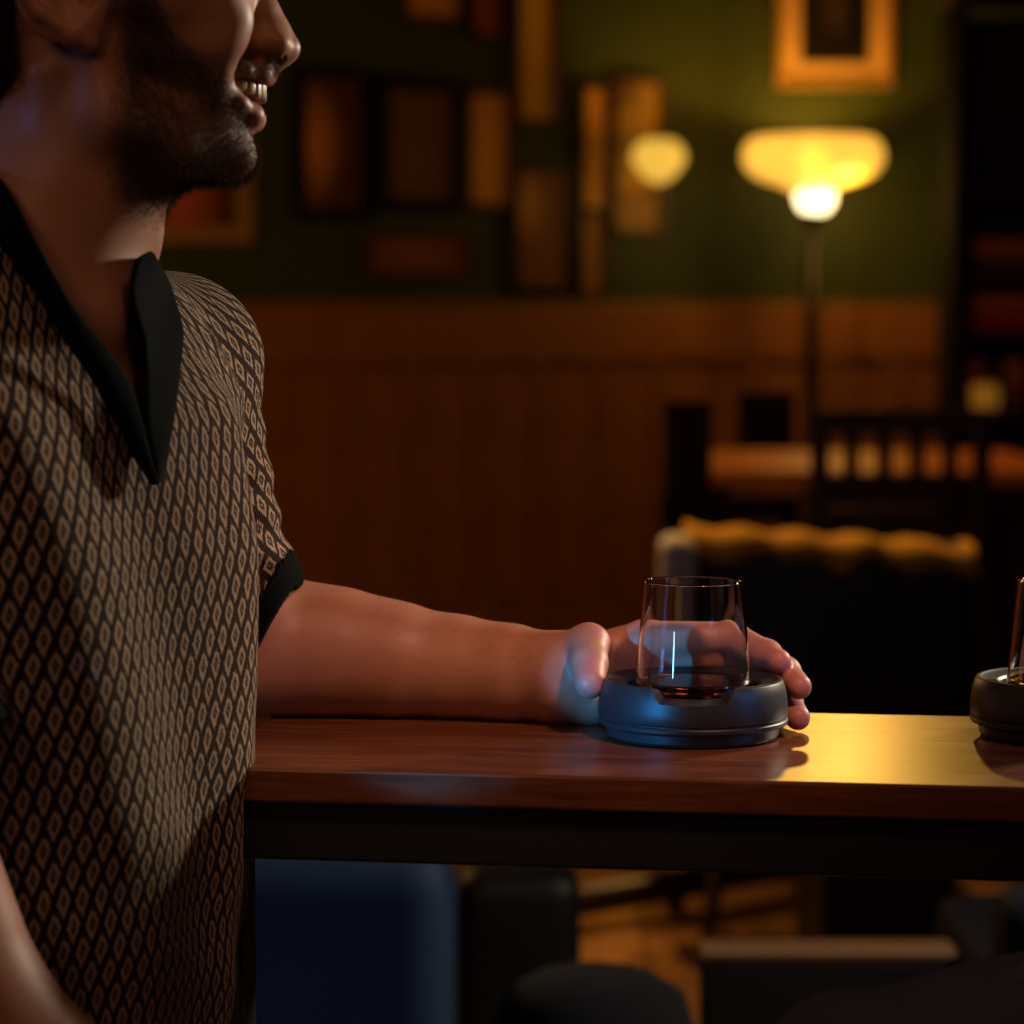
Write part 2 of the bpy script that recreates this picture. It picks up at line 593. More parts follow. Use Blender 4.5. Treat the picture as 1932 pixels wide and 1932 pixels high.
def head_sdf_mm(h):
    s = np.abs(h[:, 1]); q = np.stack([h[:, 0], s, h[:, 2]], 1)
    d = ellip(q, (-3, 0, 48), (97, 77, 88))                                   # cranium
    d = smin(d, ellip(q, (40, 0, 8), (52, 60, 70)), 22)                       # mid face
    d = smin(d, cone(q, (2, 57, -8), (12, 53, -58), 13, 13), 20)              # ramus
    d = smin(d, chain(q, [(12, 52, -57), (46, 36, -73), (77, 11, -76)], [14, 13, 13], 8), 16)
    d = smin(d, ellip(q, (57, 0, -49), (35, 35, 34)), 14)                     # tooth-bearing middle
    d = smin(d, ellip(q, (30, 0, -60), (50, 46, 30)), 18)                     # floor of the mouth
    d = smin(d, ellip(q, (79.0, 0, -77), (15, 19, 12)), 8)                    # chin
    # brow, cheekbone, eye sockets
    d = smin(d, ellip(q, (82, 22, 44), (13, 26, 9)), 12)
    d = smin(d, cone(q, (20, 64, 12), (66, 48, 6), 9, 12), 16)
    d = smax(d, -ellip(q, (97, 31, 28), (16, 17, 11)), 10)
    # cheek pushed up by the smile, with the fold running down to the mouth corner
    d = smin(d, ellip(q, (64, 41, -4), (25, 19, 25)), 6)
    d = smin(d, cone(q, (66, 40, -18), (66, 33, -40), 16, 10), 8)
    # lips: rings round the mouth
    up = [(74, 29, -31), (85, 22, -30.5), (94.8, 11, -31), (99.2, 0, -31.2)]
    d = smin(d, chain(q, up, [3.2, 4.6, 6.4, 6.9], 5), 4)
    lo = [(74, 29, -38), (82, 22, -48), (89.6, 12, -54), (92.4, 0, -55.6)]
    d = smin(d, chain(q, lo, [3.4, 5.2, 7.0, 7.5], 4), 4)
    # open smile
    mo = [(76, 29, -35), (86, 21.5, -38.8), (95.5, 10.5, -42), (100, 0, -43)]
    d = smax(d, -chain(q, mo, [1.8, 4.3, 5.6, 5.8], 3), 1.2)
    d = smax(d, -ellip(q, (82, 0, -42.5), (20, 25, 6.5)), 1.2)
    # nose
    n = chain(q, [(88, 0, 34), (95.5, 0, 9), (105, 0, -7), (111.5, 0, -15.5)], [7, 7.0, 7.3, 7.8], 5)
    n = smin(n, ellip(q, (101.0, 11.5, -14.0), (11, 7.2, 7.0)), 5)
    n = smin(n, cone(q, (110, 0, -16), (97, 0, -17.5), 4.4, 4.0), 3)
    n = smin(n, cone(q, (93, 0, 0), (100, 0, -18), 15, 13), 8)
    d = smin(d, n, 4.5)
    d = smax(d, -ellip(q, (103.5, 7.2, -20.0), (6.5, 3.6, 4.5)), 2.0)
    # ear
    def ear(q):
        e = chain(q, [(-1, 72, 22), (-8, 80, 36), (-24, 85, 35), (-36, 86, 20), (-38, 85, 6), (-27, 83, -7), (-10, 79, -18), (-1, 74, -22)],
                  [4, 3.6, 3.4, 3.4, 3.6, 3.8, 4.6, 5.0], 3)
        pl = ellip(q, (-15, 76, 8), (25, 7, 30))
        pl = smin(pl, ellip(q, (-5, 73, -12), (12, 6, 12)), 6)
        e = smin(e, pl, 4)
        e = smin(e, ellip(q, (4, 74, 2), (6, 6, 10)), 5)                      # tragus
        e = smax(e, -ellip(q, (-9, 84, 4), (11, 8, 15)), 4)                   # concha
        return smax(e, -ellip(q, (-2, 78, 3), (5, 12, 7)), 2)
    m = s > 58
    if m.any():
        e = np.full(len(q), 99.0, np.float32); e[m] = ear(q[m]); d = smin(d, e, 5)
    return d


def head_neck_sdf(p):
    d = head_sdf_mm(head_local(p)) * HK
    n = cone(p, NECK_T, NECK_B, 0.0512, 0.0592)
    h = head_local(p)
    n = smin(n, ellip(h, (29, 0, -122), (11, 10, 15)) * HK, 0.010)        # larynx
    n = smin(n, cone(p, head_world(-20, 44, -35), head_world(8, 18, -172), 0.013, 0.009), 0.012)   # neck muscle
    n = smin(n, cone(p, head_world(-20, -44, -35), head_world(8, -18, -172), 0.013, 0.009), 0.012)
    return smin(d, n, 0.014)


CHEST_IN = 0.006


def body_sdf(p):
    p = p.astype(np.float32)
    d = culled(p, head_world(10, 0, -20), 0.25, head_neck_sdf)
    def trunk(p):
        t = torso_sdf(p, CHEST_IN + 0.004)
        t = smax(t, 0.86 - p[:, 2], 0.02)
        t = smin(t, cone(p, NECK_B, SH_FAR, 0.052, 0.042), 0.04)
        t = smin(t, cone(p, NECK_B, SH_NEAR, 0.052, 0.042), 0.04)
        # collar bones
        c0 = tw(0.085, 0.012, 1.005)
        t = smin(t, cone(p, c0, SH_FAR + np.array([0, 0, 0.03]), 0.010, 0.012), 0.02)
        return t
    d = smin(d, culled(p, T_O + np.array([0, 0, 0.97]), 0.34, trunk), 0.03)
    d = smin(d, culled(p, (ARM[0] + FORE[3]) / 2 + np.array([0, 0, -0.03]), 0.26, arm_sdf), 0.02)
    d = smin(d, culled(p, DEV + np.array([-0.02, 0.04, 0.03]), 0.14, hand_sdf), 0.012)
    d = smin(d, culled(p, (NEAR_ARM[0] + NEAR_ARM[2]) / 2, 0.30, near_arm_sdf), 0.02)
    return d


def ramp(x, a, b): return np.clip((x - a) / (b - a), 0, 1)


def person():
    root = empty('person', (T_O[0], T_O[1], 0.0))
    tag(root, 'smiling bearded man in a patterned knit polo, hand round the black smoker base', 'person')
    inv = -Vector(root.location)

    def at_root(v): return v - np.array(root.location)

    # ---- body
    v, f = surface_nets(body_sdf, (-0.52, 1.17, 0.52), (0.20, 1.85, 1.20), 0.0018)
    v = project(body_sdf, v, 2)
    nrm = vnormals(v, f)
    h = head_local(v.astype(np.float32))
    hf, hs, hu = h[:, 0], np.abs(h[:, 1]), h[:, 2]
    inhead = (hu > -150) & (hf > -110) & (np.linalg.norm(h - vec(20, 0, -20), axis=1) < 170)
    # beard: sideburn, jaw, chin, moustache; bare cheek and lips
    top = np.interp(hf, [-5, 14, 30, 46, 60, 74, 84, 95], [60, 60, 12, -14, -24, -33, -45, -62])
    b = ramp(top - hu, -3, 7)
    b *= ramp(hf, 6, 20)
    b *= ramp(hu, -118, -98)
    b = np.maximum(b, ramp(hf, 72, 77) * ramp(33 - hs, -4, 4) * ramp(hu, -33, -30) * ramp(-20 - hu, -2, 3) * ramp(108 - hf, 0, 3))
    low = ramp(hf, 78, 84) * ramp(hu, -66, -61) * ramp(-36 - hu, 0, 4) * ramp(22 - hs, 0, 6)
    b *= 1 - low * ramp(hf, 84, 90)
    b = np.clip(b, 0, 1) * inhead
    upl = ramp(hf, 82, 88) * ramp(hu, -42, -40) * ramp(-33.5 - hu, 0, 2) * (hs < 26)
    lol = ramp(hf, 78, 84) * ramp(hu, -59, -56) * ramp(-44 - hu, 0, 3) * ramp(26 - hs, 0, 3)
    lip = np.clip(np.maximum(upl, lol), 0, 1) * inhead
    blush = np.zeros(len(v))
    for nm in HAND:
        blush = np.maximum(blush, ramp(0.022 - np.linalg.norm(v - dv(*HAND[nm][0][3]), axis=1), 0, 0.015))
    blush = np.maximum(blush, ramp(0.026 - np.linalg.norm(v - dv(*THUMB[0][3]), axis=1), 0, 0.016))
    blush = np.maximum(blush, 0.5 * ramp(0.09 - np.linalg.norm(v - dv(-5, 66, 34), axis=1), 0, 0.06))
    me = np_mesh('body', at_root(v), f, {'beard': b, 'lip': lip, 'blush': blush})
    skin = mat('skin', (0.42, 0.20, 0.125), 0.48, 0, 0.45)
    a1, a2, a3 = [N(skin, 'ShaderNodeAttribute', _attribute_name=x).outputs['Fac'] for x in ('beard', 'lip', 'blush')]
    cv = coord_n(skin)
    c = mix_n(skin, noise_n(skin, 60, 4, 0.6, cv), (0.39, 0.175, 0.105), (0.47, 0.235, 0.15))
    c = mix_n(skin, a3, c, (0.50, 0.19, 0.14))
    c = mix_n(skin, a2, c, (0.36, 0.13, 0.10))
    c = mix_n(skin, math_n(skin, 'MULTIPLY', a1, 0.50), c, (0.085, 0.050, 0.034))
    L(skin, c, bsdf(skin).inputs['Base Color'])
    bsdf(skin).inputs['Subsurface Weight'].default_value = 0.12
    bsdf(skin).inputs['Subsurface Radius'].default_value = (1.0, 0.35, 0.2)
    bsdf(skin).inputs['Subsurface Scale'].default_value = 0.004
    bump_n(skin, noise_n(skin, 1400, 3, 0.6, cv), 0.12, 0.0004)
    link_mesh('body', me, skin, root)

    # ---- beard hairs
    hair_m = mat('hair', (0.014, 0.010, 0.008), 0.45, 0, 0.4)
    beard_m = mat('beard_hair', (0.080, 0.050, 0.034), 0.5, 0, 0.4)
    w = b * (h[:, 1] > -30)
    idx = RNG.choice(len(v), 20000, p=w / w.sum())
    roots = v[idx] + RNG.normal(0, 0.0007, (len(idx), 3)) - nrm[idx] * 0.0006
    down = np.array([0, 0, -1.0]) + H_F * 0.35
    dirs = nrm[idx] * 0.55 + down * 0.75 + RNG.normal(0, 0.28, (len(idx), 3))
    ln = RNG.uniform(0.0028, 0.0062, len(idx)) * (0.45 + 0.55 * b[idx])
    strands('beard', at_root(roots), dirs, ln, np.full(len(idx), 0.00008), beard_m, root, np.tile(down * 0.5, (len(idx), 1)))

    # ---- hair of the head
    def hair_sdf(p):
        q = head_local(p.astype(np.float32)); s = np.abs(q[:, 1]); q2 = np.stack([q[:, 0], s, q[:, 2]], 1)
        d = ellip(q2, (-8, 0, 56), (102, 82, 96))
        d = smin(d, ellip(q2, (-62, 0, -2), (36, 62, 47)), 18)
        line = np.interp(q[:, 2], [-60, -40, -10, 10, 40, 60, 90, 130], [-58, -45, -40, -38, -20, 24, 70, 80])
        d = smax(d, q[:, 0] - line, 6)
        return d * HK
    hv, hfc = surface_nets(hair_sdf, H_O - 0.17, H_O + np.array([0.14, 0.14, 0.19]), 0.004)
    ho = link_mesh('hair', np_mesh('hair', at_root(hv), hfc), mat('hair_cap', (0.012, 0.010, 0.010), 0.6), root)
    hn = vnormals(hv, hfc)
    k = RNG.choice(len(hv), 9000)
    d2 = hn[k] * 0.5 + np.array([0, 0, -0.8]) - H_F * 0.25 + RNG.normal(0, 0.2, (9000, 3))
    strands('hair_strands', at_root(hv[k] - hn[k] * 0.001), d2, RNG.uniform(0.006, 0.013, 9000), np.full(9000, 0.00011), hair_m, root,
            np.tile(np.array([[0, 0, -0.6]]), (9000, 1)))
    # fine arm hairs
    kk = np.where((v[:, 0] > -0.15) & (v[:, 0] < 0.02) & (nrm[:, 2] > 0.35) & (v[:, 2] < 0.86))[0]
    k = RNG.choice(kk, 420)
    d2 = nrm[k] * 0.8 + np.array([0.7, 0, 0.1]) + RNG.normal(0, 0.35, (420, 3))
    strands('arm_hairs', at_root(v[k]), d2, RNG.uniform(0.004, 0.009, 420), np.full(420, 0.00004), hair_m, root, np.tile(np.array([[0.4, 0, -0.3]]), (420, 1)))

    # ---- eyes (above the frame), teeth
    em = mat('eye', (0.7, 0.66, 0.6), 0.15)
    for s in (-31, 31):
        bm = bmesh.new(); bmesh.ops.create_uvsphere(bm, u_segments=24, v_segments=16, radius=0.0118)
        bmesh.ops.translate(bm, vec=Vector(at_root(head_world(80, s, 28))), verts=bm.verts)
        from_bm('eye', bm, em, root, True)
    tm = mat('tooth_enamel', (0.50, 0.37, 0.24), 0.22, 0, 0.4)
    for sg in (1, -1):
        for i, (ang, w_, hh) in enumerate(((5.5, 8.6, 11.0), (17.5, 6.9, 9.8), (29.5, 7.4, 10.4), (42, 6.8, 8.8), (54, 6.8, 8.0), (66, 7.6, 7.4), (79, 8.0, 7.0))):
            th = math.radians(ang) * sg
            cx, cs = 64.5 + 32.5 * math.cos(th), 25.5 * math.sin(th)
            tz = -41.0 + 0.75 * i
            b_ = box_bm(0.0058, w_ / 1000 * 1.0, hh / 1000, bev=0.0024, seg=4)
            R = Matrix(((H_F[0], H_S[0], 0, 0), (H_F[1], H_S[1], 0, 0), (0, 0, 1, 0), (0, 0, 0, 1)))
            M = Matrix.Translation(Vector(at_root(head_world(cx, cs, tz)))) @ R @ Matrix.Rotation(th, 4, 'Z')
            bmesh.ops.transform(b_, matrix=M, verts=b_.verts)
            from_bm('tooth', b_, tm, root, True)

    # ---- shirt
    SL_END = P(512, 1188, 1.690)
    SL_N = np.array([0.88, -0.10, -0.46]); SL_N /= np.linalg.norm(SL_N)
    far_c = [SH_FAR, P(350, 860, 1.642), P(384, 970, 1.657), P(426, 1110, 1.68), P(478, 1250, 1.705)]
    far_r = [0.0518, 0.0415, 0.0370, 0.0388, 0.047]
    NE = NEAR_ARM[1]; NE_N = NEAR_ARM[2] - NEAR_ARM[0]; NE_N = NE_N / np.linalg.norm(NE_N)

    def far_sleeve(p, o=0.0):
        d = chain(p, far_c, far_r, 0.025) - o
        d = d + 0.0018 * np.sin(p[:, 2] * 260 + p[:, 0] * 90) * np.clip((1.0 - p[:, 2]) * 6, 0, 1)
        return smax(d, (p - SL_END.astype(np.float32)) @ SL_N.astype(np.float32), 0.004)

    def near_sleeve(p, o=0.0):
        d = cone(p, SH_NEAR, NE + NE_N * 0.03, 0.057, 0.068) - o
        return smax(d, (p - NE.astype(np.float32)) @ NE_N.astype(np.float32) - 0.012, 0.004)

    def folds(p):
        f_, l_, z_ = torso_local(p)
        th = np.arctan2(l_ / 0.17, f_ / 0.125)
        t0 = np.interp(z_, [0.60, 0.70, 0.80, 0.90, 1.00], [0.02, -0.04, -0.20, -0.36, -0.60])   # ridge
        e = np.interp(z_, [0.5, 0.62, 0.74, 0.96, 1.02], [0.25, 0.5, 1, 1, 0.2])
        out = 0.0125 * np.exp(-((th - t0) / 0.20) ** 2) * e
        out -= 0.0100 * np.exp(-((th - t0 - 0.40) / 0.20) ** 2) * e * np.clip((1.0 - z_) * 8, 0, 1)
        out += 0.0050 * np.exp(-((th - 0.66 + (0.9 - z_) * 0.5) / 0.16) ** 2) * e
        out += 0.0060 * np.exp(-((th + 1.15 - (0.95 - z_) * 0.9) / 0.18) ** 2) * e
        out += 0.0035 * np.sin(th * 9 + z_ * 16) * np.clip((1.0 - z_) * 5, 0, 1) * 0.6
        out += 0.0016 * np.sin(z_ * 95 + th * 6) * np.clip((0.80 - z_) * 8, 0, 1)
        return out

    def shirt_sdf(p):
        p = p.astype(np.float32)
        d = torso_sdf(p) - folds(p)
        d = smin(d, cone(p, NECK_B + np.array([0, 0, -0.002]), SH_FAR, 0.062, 0.0510), 0.03)
        d = smin(d, cone(p, NECK_B + np.array([0, 0, -0.002]), SH_NEAR, 0.064, 0.055), 0.03)
        d = smin(d, np.maximum(cone(p, NECK_T, NECK_B, 0.056, 0.0665), p[:, 2] - 1.052), 0.02)
        d = smin(d, far_sleeve(p), 0.012)
        d = smin(d, near_sleeve(p), 0.018)
        d = smax(d, 0.52 - p[:, 2], 0.004)
        return d

    sv, sf = surface_nets(shirt_sdf, (-0.56, 1.17, 0.50), (-0.05, 1.85, 1.10), 0.0034)
    sv = project(shirt_sdf, sv, 1)
    cen = sv[sf].mean(1)
    cf, cl, cz = torso_local(cen.astype(np.float32))
    nk = np.linalg.norm(np.cross(cen - NECK_B, (NECK_T - NECK_B) / np.linalg.norm(NECK_T - NECK_B)), axis=1)
    hole = (nk < 0.0595) & (cz > 1.045)
    hole |= (cl > 0.045) & (cz > 1.030) & (nk < 0.075)
    lo_ = np.interp(cz, [0.93, 0.955, 0.975, 1.0, 1.02, 1.04, 1.05], [0.016, 0.010, 0.002, -0.010, -0.021, -0.033, -0.040])
    hi_ = np.interp(cz, [0.93, 0.955, 0.98, 1.0, 1.02], [0.016, 0.021, 0.036, 0.042, 0.050])
    hole |= (cf > 0.03) & (cz > 0.93) & (cl > lo_) & (cl < hi_)
    hole |= cz < 0.5205
    sv2, sf2, _ = keep_faces(sv, sf, ~hole)
    p32 = sv2.astype(np.float32)
    fl, ll, zl = torso_local(p32)
    ds = far_sleeve(p32); dn = near_sleeve(p32); dt = torso_sdf(p32) - folds(p32)
    # knit coordinates in mm, one system per panel
    th = np.arctan2(ll, fl); uu = th * 0.150; vv = zl.copy()
    far_t = (P(426, 1110, 1.71) - SH_FAR); far_t /= np.linalg.norm(far_t)
    q = p32 - SH_FAR; e1 = np.cross(far_t, [0, 1, 0]); e1 /= np.linalg.norm(e1); e2 = np.cross(far_t, e1)
    m = (ds < dt) & (ds < dn)
    uu[m] = (np.arctan2(q @ e2, q @ e1) * 0.052)[m]; vv[m] = -(q @ far_t)[m]
    q = p32 - SH_NEAR; e1 = np.cross(NE_N, [0, 1, 0]); e1 /= np.linalg.norm(e1); e2 = np.cross(NE_N, e1)
    m = (dn < dt) & (dn <= ds)
    uu[m] = (np.arctan2(q @ e2, q @ e1) * 0.068)[m]; vv[m] = -(q @ NE_N)[m]
    sme = np_mesh('shirt', at_root(sv2), sf2, {'knit_u': uu * 1000, 'knit_v': vv * 1000})
    knit = mat('knit', (0.3, 0.22, 0.15), 0.92, 0, 0.2)
    au, av = [N(knit, 'ShaderNodeAttribute', _attribute_name=x).outputs['Fac'] for x in ('knit_u', 'knit_v')]
    cv = coord_n(knit)
    wob = math_n(knit, 'MULTIPLY', math_n(knit, 'SUBTRACT', noise_n(knit, 260, 2, 0.5, cv), 0.5), 0.16)
    fine = math_n(knit, 'MULTIPLY', math_n(knit, 'SUBTRACT', noise_n(knit, 1500, 1, 0.5, cv), 0.5), 0.22)
    x = math_n(knit, 'DIVIDE', au, 12.0); y = math_n(knit, 'DIVIDE', av, 26.5)
    fr = []
    for op in ('ADD', 'SUBTRACT'):
        t = math_n(knit, 'ADD', math_n(knit, op, x, y), math_n(knit, 'ADD', wob, 50.0))
        fr.append(math_n(knit, 'SUBTRACT', math_n(knit, 'FRACT', t), 0.5))
    pa, pb = fr
    aa = math_n(knit, 'ABSOLUTE', pa); ab = math_n(knit, 'ABSOLUTE', pb)
    aa2 = math_n(knit, 'MULTIPLY', aa, 1.0); ab2 = math_n(knit, 'MULTIPLY', ab, 1.22)
    mx = math_n(knit, 'ADD', math_n(knit, 'SMOOTH_MAX', aa2, ab2), fine)
    # smooth max needs its third input
    for nd in knit.node_tree.nodes:
        if nd.type == 'MATH' and nd.operation == 'SMOOTH_MAX': nd.inputs[2].default_value = 0.06
    tone = ramp_n(knit, mx, [(0.0, (0.55, 0.55, 0.55)), (0.055, (0.6, 0.6, 0.6)), (0.095, (0.0, 0.0, 0.0)), (0.17, (0.0, 0.0, 0.0)),
                             (0.215, (1, 1, 1)), (0.365, (1, 1, 1)), (0.405, (0, 0, 0)), (1.0, (0, 0, 0))])
    # the ring is open on one side
    gap = math_n(knit, 'GREATER_THAN', math_n(knit, 'ADD', pa, math_n(knit, 'MULTIPLY', pb, -0.6)), 0.40)
    tone = math_n(knit, 'MULTIPLY', tone, math_n(knit, 'SUBTRACT', 1.0, math_n(knit, 'MULTIPLY', gap, 0.8)))
    lightc = mix_n(knit, noise_n(knit, 700, 2, 0.6, cv), (0.36, 0.265, 0.185), (0.56, 0.44, 0.33))
    c = mix_n(knit, tone, (0.020, 0.0095, 0.007), lightc)
    L(knit, c, bsdf(knit).inputs['Base Color'])
    rib = math_n(knit, 'SINE', math_n(knit, 'MULTIPLY', au, 4.2))
    hgt = math_n(knit, 'ADD', math_n(knit, 'MULTIPLY', tone, 0.6), math_n(knit, 'ADD', math_n(knit, 'MULTIPLY', rib, 0.2), math_n(knit, 'MULTIPLY', noise_n(knit, 1800, 2, 0.6, cv), 0.5)))
    bump_n(knit, hgt, 0.7, 0.0009)
    bsdf(knit).inputs['Sheen Weight'].default_value = 0.05
    bsdf(knit).inputs['Sheen Tint'].default_value = (0.9, 0.7, 0.5, 1)
    shirt = link_mesh('shirt', sme, knit, root)
    # wool fuzz standing off the knit
    sn = vnormals(sv2, sf2)
    k = RNG.choice(len(sv2), 14000)
    strands('fuzz', at_root(sv2[k]), sn[k] + RNG.normal(0, 0.7, (len(k), 3)), RNG.uniform(0.0012, 0.0030, len(k)), np.full(len(k), 0.00004),
            mat('fuzz', (0.14, 0.10, 0.075), 0.9), shirt, RNG.normal(0, 0.6, (len(k), 3)))

    black = cloth('black_rib', (0.0035, 0.0055, 0.0065), 0.9, 1100, 0.4, 0.3)
    bsdf(black).inputs['Sheen Weight'].default_value = 0.0; bsdf(black).inputs['Specular IOR Level'].default_value = 0.04
    # cuffs
    def cuff(fn, pl, nn, w_):
        def s(p):
            p = p.astype(np.float32)
            t = (p - pl.astype(np.float32)) @ nn.astype(np.float32)
            d = np.maximum(np.maximum(fn(p, 0.0022), -fn(p, -0.004)), -(t + w_))
            return d
        return s
    def far_open(p, o): return smax(chain(p, far_c, far_r, 0.025) - o, (p - SL_END.astype(np.float32)) @ SL_N.astype(np.float32) - 0.003, 0.002)
    def near_open(p, o): return smax(cone(p, SH_NEAR, NE + NE_N * 0.03, 0.057, 0.068) - o, (p - NE.astype(np.float32)) @ NE_N.astype(np.float32) - 0.015, 0.002)
    for fn, pl, nn, c0, w_ in ((far_open, SL_END, SL_N, SL_END, 0.009), (near_open, NE, NE_N, NE, -0.002)):
        cvv, cff = surface_nets(cuff(fn, pl, nn, w_), c0 - 0.11, c0 + 0.11, 0.0018)
        if len(cff): link_mesh('cuff', np_mesh('cuff', at_root(cvv), cff), black, shirt)

    # collar and placket: ribbons lying on the knit, their edges found on the shirt itself
    def march(px, py, fn, d0=1.22, d1=1.75):
        o = np.array([0, 0, CAM_Z]); t = P(px, py, 1.0) - o
        a = np.linspace(d0, d1, 700)
        pts = (o + t * a[:, None]).astype(np.float32)
        s = fn(pts)
        i = np.argmax(s < 0.0015) if (s < 0.0015).any() else int(np.argmin(s))
        return pts[i].astype(float)

    def ribbon(name, outer, inner, off_o, off_i, thick=0.0032, rows=7, dn=None):
        def curve(pts, n, off):
            w3 = []
            for (px, py, *dd) in pts:
                q = P(px, py, dd[0]) if dd else march(px, py, union)
                w3.append(q)
            w3 = np.array(w3)
            seg = np.r_[0, np.cumsum(np.linalg.norm(np.diff(w3, axis=0), axis=1))]
            t = np.linspace(0, seg[-1], n)
            c = np.stack([np.interp(t, seg, w3[:, i]) for i in range(3)], 1)
            for _ in range(3): c[1:-1] = (c[:-2] + 2 * c[1:-1] + c[2:]) / 4
            c[:, 1] -= off * 0.8; c[:, 0] += off * 0.3
            return c
        n = 40
        co, ci = curve(outer, n, off_o), curve(inner, n, off_i)
        vs = []
        for r in range(rows):
            t = r / (rows - 1)
            bulge = math.sin(math.pi * t) * 0.0035
            c = co * (1 - t) + ci * t
            c[:, 1] -= bulge + 0.004
            vs.append(c)
        v_ = np.stack(vs, 1).reshape(-1, 3)
        fs = [(i * rows + j, i * rows + j + 1, (i + 1) * rows + j + 1, (i + 1) * rows + j) for i in range(n - 1) for j in range(rows - 1)]
        me_ = np_mesh(name, at_root(v_), fs)
        o_ = link_mesh(name, me_, black, shirt)
        md = o_.modifiers.new('thick', 'SOLIDIFY'); md.thickness = thick; md.offset = 0
        ms = o_.modifiers.new('sub', 'SUBSURF'); ms.levels = 1; ms.render_levels = 1
        return o_

    def union(p): return np.minimum(shirt_sdf(p), body_sdf(p))

    ribbon('collar', [(-70, 392), (0, 466), (60, 545), (122, 642), (178, 725), (218, 800), (256, 868), (291, 914)],
           [(-70, 285), (0, 335), (50, 425), (98, 520), (140, 590), (196, 655), (243, 722), (262, 790), (276, 855), (292, 912)], 0.004, 0.010)
    ribbon('collar', [(287, 474), (318, 530), (347, 620), (336, 720), (322, 820), (296, 914)],
           [(252, 490), (240, 545), (250, 590), (268, 640), (270, 700), (268, 780), (278, 860), (291, 912)], 0.004, 0.009)
    return root


person()


# ------------------------------------------------------------------ bar table, smoker sets
def on_t(a, b, z=0.0):
    """point from the front-left top corner: a along the table, b towards the back"""
    return T_FRONT0 * [1, 1, 0] + T_AX * (T_LEFT + a) + T_BACK * b + np.array([0, 0, z])


def bar_table():
    Lt = 1.55
    c = on_t(Lt / 2, T_DEPTH / 2)
    root = empty('bar_table', (c[0], c[1], 0.0), YAW_T)
    tag(root, 'narrow bar table with a glossy brown wooden top on a black steel beam', 'table')
    top = mat('table_wood', (0.2, 0.07, 0.02), 0.3)
    v = coord_n(top, (1.0, 11, 11)); n1 = noise_n(top, 7, 7, 0.62, v, 0.9)
    v2 = coord_n(top, (4, 90, 90)); n2 = noise_n(top, 8, 3, 0.6, v2)
    f = math_n(top, 'ADD', math_n(top, 'MULTIPLY', n1, 0.72), math_n(top, 'MULTIPLY', n2, 0.28))
    L(top, ramp_n(top, f, [(0.32, (0.070, 0.020, 0.008)), (0.52, (0.145, 0.047, 0.018)), (0.70, (0.22, 0.080, 0.031))]), bsdf(top).inputs['Base Color'])
    L(top, math_n(top, 'ADD', math_n(top, 'MULTIPLY', n1, 0.16), 0.22), bsdf(top).inputs['Roughness'])
    bump_n(top, f, 0.10, 0.0005)
    from_bm('tabletop', box_bm(Lt, T_DEPTH, 0.0185, (0, 0, TABLE_Z - 0.00925), bev=0.0016, seg=2), top, root)
    steel = mat('black_steel', (0.012, 0.013, 0.016), 0.45, 0, 0.4)
    from_bm('beam', box_bm(Lt - 0.02, 0.04, 0.033, (0, -T_DEPTH / 2 + 0.026, TABLE_Z - 0.0185 - 0.0165), bev=0.002), steel, root)
    from_bm('beam', box_bm(Lt - 0.02, 0.04, 0.033, (0, T_DEPTH / 2 - 0.05, TABLE_Z - 0.0185 - 0.0165), bev=0.002), steel, root)
    for sx in (-1, 1):
        for sy in (-1, 1):
            from_bm('leg', box_bm(0.014, 0.035, TABLE_Z - 0.0515, (sx * (Lt / 2 - 0.009), sy * 0.020 - 0.085, (TABLE_Z - 0.0515) / 2), bev=0.002), steel, root)
    return root


